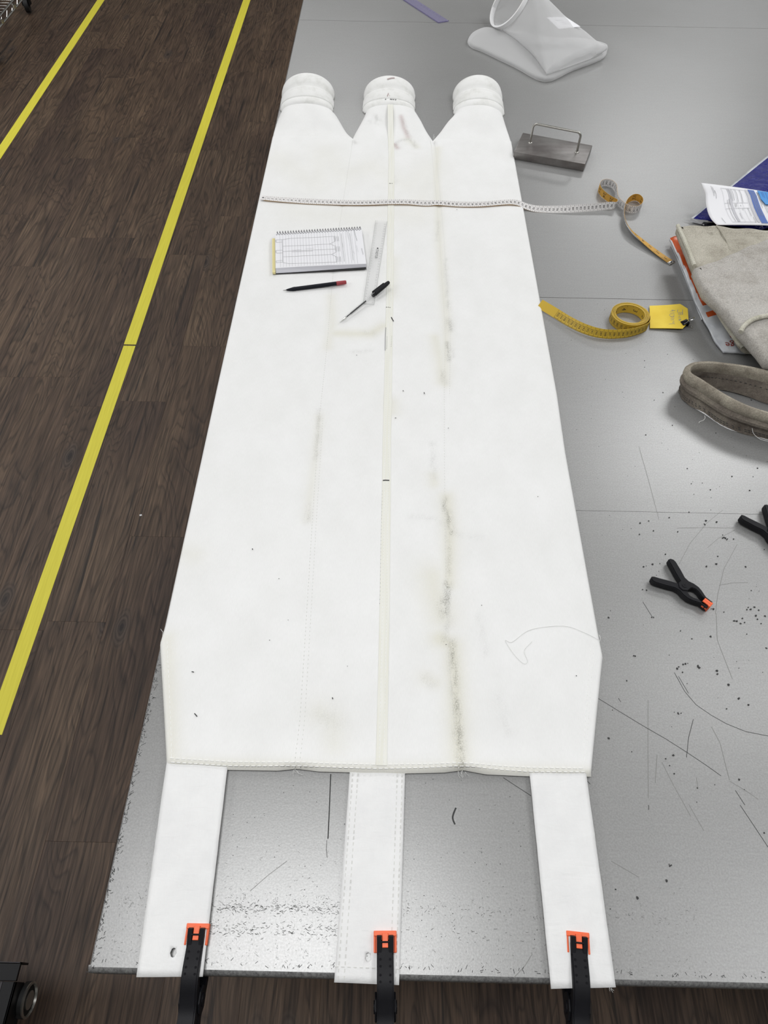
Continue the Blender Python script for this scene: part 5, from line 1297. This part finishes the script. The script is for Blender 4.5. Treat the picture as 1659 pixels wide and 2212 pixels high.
obj('lettering', join(text_flat('ge', (pe[0]+pg[0])/2, pe[1], 0.0215, math.pi*1.0, film_z), text_flat('a', pe2[0], pe2[1]+0.0065, 0.016, math.pi, film_z)), m_red_ink, om)
wl = [(0.6744, 1.5128), (0.6774, 1.4611), (0.6793, 1.3833), (0.6801, 1.2966), (0.6808, 1.2647), (0.6821, 1.2366), (0.7003, 1.2527), (0.7059, 1.317), (0.705, 1.4015), (0.7019, 1.4913)]
set_tag(obj('white_packet', pillow([tuple(p) for p in wl], TZ+0.0004, TZ+0.0055, 0.003), m_polywhite), 'thin pale packet edge showing below the orange mailing bag', 'packet')

fb = thing('folded_felt_bag', 'folded grey felt filter bag piled on the orange mailing bag', 'filter bag', (0.9, 1.35, TZ+0.02))
low = [(0.7001, 1.327), (0.7036, 1.2595), (0.7144, 1.1719), (0.725, 1.1122), (0.7556, 1.1033), (0.8106, 1.1008), (0.9365, 1.1904), (1.0169, 1.4189), (0.9322, 1.4881), (0.7683, 1.4463)]
obj('lower_fold', pillow([tuple(p) for p in crom(low, 3, True)], TZ+0.020, TZ+0.044, 0.012, wob=0.002), m_felt2, fb, smooth='all')
rl_ = crom([(0.6887, 1.3109, 1.005), (0.6914, 1.2489, 1.005), (0.6964, 1.194, 1.004), (0.7058, 1.1499, 1.002), (0.7143, 1.1184, 1.0), (0.7208, 1.1066, 0.997)], 5)
obj('rolled_edge', tube(rl_, [0.006]*3+[0.0075]*(len(rl_)-6)+[0.006]*3, 10), m_felt_edge, fb, smooth=True)
tp_ = [(0.6622, 1.4878), (0.7021, 1.4929), (0.746, 1.4962), (0.8086, 1.489), (0.8704, 1.48), (1.0155, 1.4665), (0.9351, 1.2383), (0.7957, 1.2968), (0.6847, 1.2933), (0.6642, 1.3334), (0.6628, 1.4067)]
obj('back_fold', pillow([tuple(p) for p in seg_points(tp_+[tp_[0]], .05)[:-1]], TZ+0.046, TZ+0.070, 0.010, wob=0.003), m_felt2, fb, smooth='all')
bd = crom([(0.6615, 1.4862, 1.026), (0.6627, 1.4442, 1.026), (0.6638, 1.4034, 1.026), (0.6641, 1.369, 1.026), (0.6639, 1.3337, 1.026)], 4)
obj('edge_binding', tube(bd, 0.0045, 8), m_felt_edge, fb, smooth=True)
sm = crom([(0.752, 1.4884, 1.0265), (0.7566, 1.4647, 1.0265), (0.7599, 1.4288, 1.0265), (0.7578, 1.3936, 1.0265)], 5)
obj('back_seam', tube([(x, y, z-0.0008) for x, y, z in sm], 0.0016, 6), m_felt2, fb, smooth=True)
fr_ = [(0.6524, 1.3076), (0.6852, 1.3234), (0.7168, 1.341), (0.7577, 1.3693), (0.7955, 1.3946), (0.8449, 1.4225), (1.0186, 1.5028), (0.9421, 1.1279), (0.7562, 1.0076), (0.724, 1.0207), (0.7166, 1.0531), (0.6981, 1.1094), (0.6779, 1.1801), (0.655, 1.2335)]
obj('front_fold', pillow([tuple(p) for p in seg_points(fr_+[fr_[0]], .05)[:-1]], TZ+0.058, TZ+0.088, 0.011, wob=0.003), m_felt, fb, smooth='all')
pp = crom([(0.6913, 1.0944, 1.045), (0.6995, 1.1074, 1.047), (0.715, 1.1232, 1.047), (0.7308, 1.1335, 1.047), (0.7596, 1.1429, 1.047), (0.7989, 1.1498, 1.047)], 5)
pi_ = obj('piping', tube(pp, 0.0048, 10), m_felt_edge, fb, smooth=True)
pi_['label'] = 'pale corded piping'

# felt collar ring
rg = thing('felt_collar', 'dirty brown felt collar ring standing on the table at right', 'collar', (0.75, 0.96, TZ))
bot = crom([(0.5826, 1.013), (0.5844, 0.9963), (0.5945, 0.9801), (0.6198, 0.9558), (0.6537, 0.919), (0.6978, 0.9012), (0.751, 0.884), (0.8105, 0.8775), (0.87, 0.8965), (0.8944, 0.9269), (0.8643, 0.9565), (0.8058, 0.9722), (0.7545, 0.9871), (0.7204, 1.0066), (0.6897, 1.02), (0.6626, 1.027), (0.6274, 1.0366), (0.6003, 1.0331), (0.5872, 1.0249)], 4, True)
topc = crom([(0.5769, 1.0136), (0.5775, 1.0047), (0.582, 0.9972), (0.5957, 0.9837), (0.6299, 0.9453), (0.6676, 0.9153), (0.7162, 0.8945), (0.7675, 0.8822), (0.8228, 0.8952), (0.8398, 0.919), (0.8184, 0.9567), (0.7811, 0.9903), (0.7349, 1.0169), (0.6945, 1.03), (0.6538, 1.0366), (0.6247, 1.0397), (0.5994, 1.0363), (0.586, 1.0294), (0.5796, 1.0214)], 4, True)
nb_ = len(bot)
cb_ = np.mean(np.array(bot), 0)
def ring_loop(t, grow, wavy=0.0):
    L_ = []
    q = [np.array(bot[k])*(1-t)+np.array(topc[k])*t for k in range(nb_)]
    q = offset_poly([tuple(p) for p in q], -grow)
    for k, (x, y) in enumerate(q):
        zz_ = 0.0008+0.062*t
        if wavy: zz_ += wavy*(0.5+0.5*math.sin(k*0.9)*math.sin(k*0.37+1))
        L_.append((x, y, TZ+zz_))
    return L_
lo_ = [ring_loop(0.02, -0.003, .002), ring_loop(0.0, 0.001, .004), ring_loop(0.10, 0.0008), ring_loop(0.24, 0.0002), ring_loop(0.34, -0.001), ring_loop(0.38, 0.0005), ring_loop(0.46, 0.0055), ring_loop(0.56, 0.0060), ring_loop(0.64, 0.0020), ring_loop(0.68, 0.0015)]
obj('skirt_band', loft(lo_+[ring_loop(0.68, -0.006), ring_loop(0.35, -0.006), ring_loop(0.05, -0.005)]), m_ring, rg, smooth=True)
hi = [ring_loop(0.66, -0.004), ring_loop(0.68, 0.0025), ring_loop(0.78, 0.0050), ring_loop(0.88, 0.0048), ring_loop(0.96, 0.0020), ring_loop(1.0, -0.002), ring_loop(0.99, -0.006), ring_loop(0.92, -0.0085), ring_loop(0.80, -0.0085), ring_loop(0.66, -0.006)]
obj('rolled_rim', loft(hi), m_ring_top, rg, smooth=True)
sti = []
for t, g, dsh in ((0.12, 0.0012, 1), (0.18, 0.0010, 1), (0.5, -0.0072, 1)):
    L_ = ring_loop(t, g)
    for k in range(0, nb_, 1):
        a, b = Vector(L_[k]), Vector(L_[(k+1) % nb_])
        for m_ in range(max(1, int((b-a).length/0.006))):
            s0 = m_/max(1, int((b-a).length/0.006))
            sti.append(tube([a.lerp(b, s0), a.lerp(b, min(1, s0+0.35))], 0.0007, 4))
set_tag(obj('stitching', join(*sti), m_dark, rg), kind='stuff')
thr = crom([(0.6161, 0.9464, 0.961), (0.6167, 0.9422, 0.959), (0.6134, 0.9387, 0.956), (0.6053, 0.9349, 0.956), (0.6035, 0.9312, 0.956)], 5)
obj('loose_thread', tube(thr, 0.0005, 5), m_thread, rg)
thr = crom([(0.6904, 0.9032, 0.975), (0.6945, 0.8987, 0.967), (0.7022, 0.8949, 0.961), (0.7124, 0.8905, 0.957), (0.7254, 0.8882, 0.956)], 5)
obj('loose_thread', tube(thr, 0.0005, 5), m_thread, rg)

# ------------------------------------------------------------------ spring clamps
ARM = [(-4.6, 2.4), (-4.45, 2.8), (-4.0, 3.02), (-3.5, 2.92), (-2.0, 2.15), (-0.8, 1.45), (0, 1.33), (0.8, 1.55), (1.7, 1.58), (2.4, 1.38), (3.1, 1.05), (3.8, 0.72), (4.35, 0.5), (4.4, 0.30), (3.7, 0.32), (2.9, 0.42), (2.2, 0.72), (1.6, 0.80), (1.1, 0.62), (0.8, 0.1), (0.3, 0.03), (-0.5, 0.03), (-0.9, 0.30), (-2.3, 1.0), (-3.6, 1.75), (-4.3, 2.1)]
def arm_bm(mir, ang, sc, depth):
    bm = bmesh.new(); c, s = math.cos(ang), math.sin(ang)
    P = []
    for x, y in ARM:
        y *= mir; P.append((0.01*sc*(c*x-s*y), 0.01*sc*(s*x+c*y)))
    if mir < 0: P.reverse()
    d = 0.01*sc*depth/2
    a = [bm.verts.new((x, -d, z)) for x, z in P]; b = [bm.verts.new((x, d, z)) for x, z in P]
    fa_ = bm.faces.new(a); fb_ = bm.faces.new(list(reversed(b)))
    n = len(P)
    for i in range(n): bm.faces.new((a[(i+1) % n], a[i], b[i], b[(i+1) % n]))
    bmesh.ops.recalc_face_normals(bm, faces=bm.faces)
    bmesh.ops.bevel(bm, geom=[e for f_ in (fa_, fb_) for e in f_.edges], offset=0.0011*sc, segments=2, affect='EDGES', clamp_overlap=True)
    bm.verts.index_update()
    v = [tuple(q.co) for q in bm.verts]; f = [tuple(q.index for q in g.verts) for g in bm.faces]; bm.free()
    return v, f
def xf(vf, ang, sc, mir=1):
    c, s = math.cos(ang), math.sin(ang)
    return [((c*x-s*z*mir)*0.01*sc, y*0.01*sc, (s*x+c*z*mir)*0.01*sc) for x, y, z in vf[0]], vf[1]
def make_clamp(label, group, sc, op, loc, rot, tilt_pad=True, fork=True):
    r = thing('spring_clamp', label, 'clamp', loc, group); r.rotation_euler = rot; WL[r] = Vector((0, 0, 0))
    for mir, an, nm in ((1, op, 'upper_arm'), (-1, -op, 'lower_arm')):
        am = obj(nm, arm_bm(mir, an, sc, 1.24), m_black, r, smooth=True, local=True)
        # forked tip: two prongs and a cross pin
        bits = join(box(3.55, 4.75, -0.62, -0.27, 0.42, 0.78), box(3.55, 4.75, 0.27, 0.62, 0.42, 0.78), tube([(4.35, -0.35, 0.74), (4.35, 0.35, 0.74)], 0.07, 8))
        obj('jaw_fork', xf(bits, an, sc, mir), m_black, am, local=True, bevel=0.0004*sc)
        dots = [disc((x, y, zz_), (0, 0, 1), 0.09, 0.03, 10) for x, zz_ in ((3.3, 1.0), (2.9, 1.17), (2.4, 1.39), (2.0, 1.50)) for y in (-0.36, 0.36)]
        obj('grip_dots', xf(join(*dots), an, sc, mir), m_black, am, local=True)
        # swivelling pad, kept level with the work
        jx, jz = 4.30, 0.05*mir
        c, s = math.cos(an), math.sin(an); px, pz = c*jx-s*0.25*mir, s*jx+c*0.25*mir
        pa = an*0.0
        body_ = join(box(-0.75, 0.66, -0.86, 0.86, -0.24, 0.02), box(0.30, 0.66, -0.86, 0.86, 0.0, 0.22), box(-0.75, 0.40, -0.86, -0.70, 0.0, 0.16), box(-0.75, 0.40, 0.70, 0.86, 0.0, 0.16))
        tong = box(-0.45, 0.5, -0.22, 0.22, 0.0, 0.46)
        def place(vf): return [((x+px)*0.01*sc, y*0.01*sc, (z*mir+pz)*0.01*sc) for x, y, z in vf[0]], vf[1]
        pd = obj('jaw_pad', place(body_), m_orange, r, local=True, bevel=0.0005*sc); pd['label'] = 'orange rubber jaw pad'
        obj('pad_tongue', place(tong), m_orange, pd, local=True, bevel=0.0004*sc)
    for y in (-0.70, 0.70):
        cap = obj('pivot_cap', xf(disc((0, y, 0), (0, 1, 0), 0.98, 0.16, 8), 0.3, sc), m_black, r, local=True, bevel=0.0006*sc)
        sy = 0.80 if y > 0 else -0.80
        obj('screw_head', xf(join(disc((0, sy, 0), (0, 1, 0), 0.42, 0.10, 16), box(-0.26, 0.26, sy-0.07, sy+0.07, -0.05, 0.05), box(-0.05, 0.05, sy-0.07, sy+0.07, -0.26, 0.26)), 0.4, sc), m_black, cap, local=True)
    obj('pivot_pin', xf(disc((0, 0, 0), (0, 1, 0), 0.5, 1.3, 14), 0, sc), m_black, r, local=True)
    return r
la_ = 'black spring clamp with orange pads gripping the {} strap at the table edge'
for px_, (pdx, pdy), (ex, ey), lbl in ((0, (-0.2206916752541467, 0.06520987986388327), (-0.22046611209105216, 0.009989887819184062), 'left'), (1, (0.008991442590752269, 0.06213997851440116), (0.010411239153774513, 0.005762206062773169), 'middle'), (2, (0.24434729148403936, 0.06592841518014196), (0.24087261461121634, 0.01910347625203096), 'right')):
    yaw = math.atan2(pdy-ey, pdx-ex)
    sc_ = 1.62
    # jaw pad centre sits at (pdx, pdy); the pivot hangs outside the table edge
    jl = 0.01*sc_*4.18
    make_clamp(la_.format(lbl), 'clamps along the table edge', sc_, 0.285, (pdx-jl*math.cos(yaw), pdy-jl*math.sin(yaw), TZ-0.0165), (0, 0, yaw))
pvx, pvy = (0.4848793534809857, 0.5604186721265734)
make_clamp('loose black spring clamp with orange tips lying alone on the table', 'loose clamps on the table', 1.0, 0.0, (pvx, pvy, TZ+0.0089), (-math.pi/2, 0, math.radians(-46)))
pvx, pvy = (0.662291657624238, 0.6708564876124354)
make_clamp('black spring clamp cut off by the right border of the photo', 'loose clamps on the table', 1.08, 0.0, (pvx, pvy, TZ+0.0096), (-math.pi/2, 0, math.radians(-64)))

# ------------------------------------------------------------------ wire cart at the top left
ct = thing('wire_cart', 'chrome wire cart on black castors in the top left corner', 'cart', (-2.7, 5.1, 0))
ra = [(-2.4549, 4.903, 0.17), (-2.4481, 5.246, 0.17)]
xr_ = (ra[0][0]+ra[1][0])/2
for dz in (0.155, 0.195):
    obj('side_rail', tube([(xr_, 3.9, dz), (xr_, 5.9, dz)], 0.006, 8), m_chrome, ct, smooth=True)
    obj('side_rail', tube([(xr_-0.55, 3.9, dz), (xr_-0.55, 5.9, dz)], 0.006, 8), m_chrome, ct, smooth=True)
wr2 = [tube([(xr_-0.55, 3.92+i*0.045, 0.19), (xr_, 3.92+i*0.045, 0.19)], 0.0022, 5) for i in range(44)]
set_tag(obj('shelf_wires', join(*wr2), m_chrome, ct), kind='stuff')
zig = [(xr_, 3.95+i*0.05, 0.157 if i % 2 else 0.193) for i in range(38)]
obj('truss_wire', tube(zig, 0.0014, 5), m_chrome, ct)
for p in [(-2.4138, 4.8968, 0.2), (-2.4148, 5.1276, 0.2)]:
    obj('collar_knob', tube([(xr_+0.012, p[1], 0.165), (xr_+0.012, p[1], 0.185)], 0.012, 10), m_chrome, ct, smooth=True)
def castor(x, y):
    w = obj('castor', disc((x, y, 0.0496), (1, 0.25, 0), 0.045, 0.028, 20), m_rubber, ct, smooth=True)
    obj('castor_fork', join(box(x-0.024, x-0.017, y-0.015, y+0.03, 0.045, 0.12), box(x+0.017, x+0.024, y-0.015, y+0.03, 0.045, 0.12), box(x-0.024, x+0.024, y-0.02, y+0.035, 0.115, 0.125), tube([(x, y+0.01, 0.12), (x, y+0.01, 0.158)], 0.012, 10)), m_blacksteel, w)
    obj('wheel_hub', disc((x, y, 0.0496), (1, 0.25, 0), 0.018, 0.031, 14), m_blacksteel, w)
for x, y in [(-2.5362, 5.5246), (-2.4883, 4.7446)]: castor(x, y)
castor(xr_-0.55, 5.5); castor(xr_-0.55, 4.2)

# ------------------------------------------------------------------ steel trolley at the bottom left
tl_ = thing('steel_trolley', 'black steel framed trolley with a bright wheel in the bottom left corner', 'trolley', (-0.9, -0.2, 0))
xe, ye = (-0.7191198178934219, 0.05064759284904026)
obj('front_rail', join(box(xe-0.5, xe, ye-0.032, ye, 0.272, 0.28), box(xe-0.5, xe, ye-0.004, ye, 0.24, 0.28)), m_blacksteel, tl_, bevel=0.001)
obj('side_rail', join(box(xe-0.026, xe, ye-0.55, ye-0.033, 0.272, 0.28), box(xe-0.004, xe, ye-0.55, ye-0.033, 0.235, 0.28)), m_blacksteel, tl_, bevel=0.001)
obj('deck_panel', box(xe-0.5, xe-0.027, ye-0.075, ye-0.033, 0.258, 0.264), m_greypanel, tl_)
obj('painted_edge_highlight', join(box(xe-0.5, xe-0.001, ye-0.0016, ye-0.0002, 0.2795, 0.2812), box(xe-0.0272, xe-0.0256, ye-0.5, ye-0.034, 0.2795, 0.2808)), m_greypanel, tl_)  # grey lines stand in for light caught on the black rail edges
obj('inner_plate', box(xe-0.5, xe-0.03, ye-0.100, ye-0.078, 0.22, 0.224), m_rod, tl_)
obj('red_drum', tube([(xe-0.095, ye-0.40, 0.17), (xe-0.095, ye-0.108, 0.17), (xe-0.095, ye-0.100, 0.17)], [0.055, 0.055, 0.045], 24), m_darkred, tl_, smooth=True)
obj('bottom_plate', box(xe-0.5, xe-0.05, ye-0.55, ye-0.05, 0.10, 0.11), m_blacksteel, tl_)
wy0 = (-0.7194311069418016, -0.011974678400390256)[1]
for y in (wy0, ye-0.48):
    w = obj('wheel', disc((xe+0.003, y, 0.215), (1, 0, 0), 0.032, 0.010, 28), m_rubber, tl_, smooth=True)
    obj('wheel_rim', loft([[(xe-0.002+x, y+r*math.cos(2*math.pi*k/28), 0.215+r*math.sin(2*math.pi*k/28)) for k in range(28)] for r, x in ((0.0315, 0.010), (0.0322, 0.013), (0.0285, 0.015), (0.0265, 0.0105))]), m_rod, w, smooth=True)
    obj('hub_disc', disc((xe+0.009, y, 0.215), (1, 0, 0), 0.017, 0.005, 20), m_rod, w, smooth=True)
for x in (xe-0.06, xe-0.44):
    for y in (ye-0.20, ye-0.45):
        obj('castor_leg', tube([(x, y, 0.0046), (x, y, 0.02), (x, y, 0.1)], [0.03, 0.03, 0.012], 16), m_blacksteel, tl_)
for x in (xe-0.10, xe-0.44):
    obj('corner_post', box(x-0.012, x+0.012, ye-0.53, ye-0.506, 0.1, 0.272), m_blacksteel, tl_)
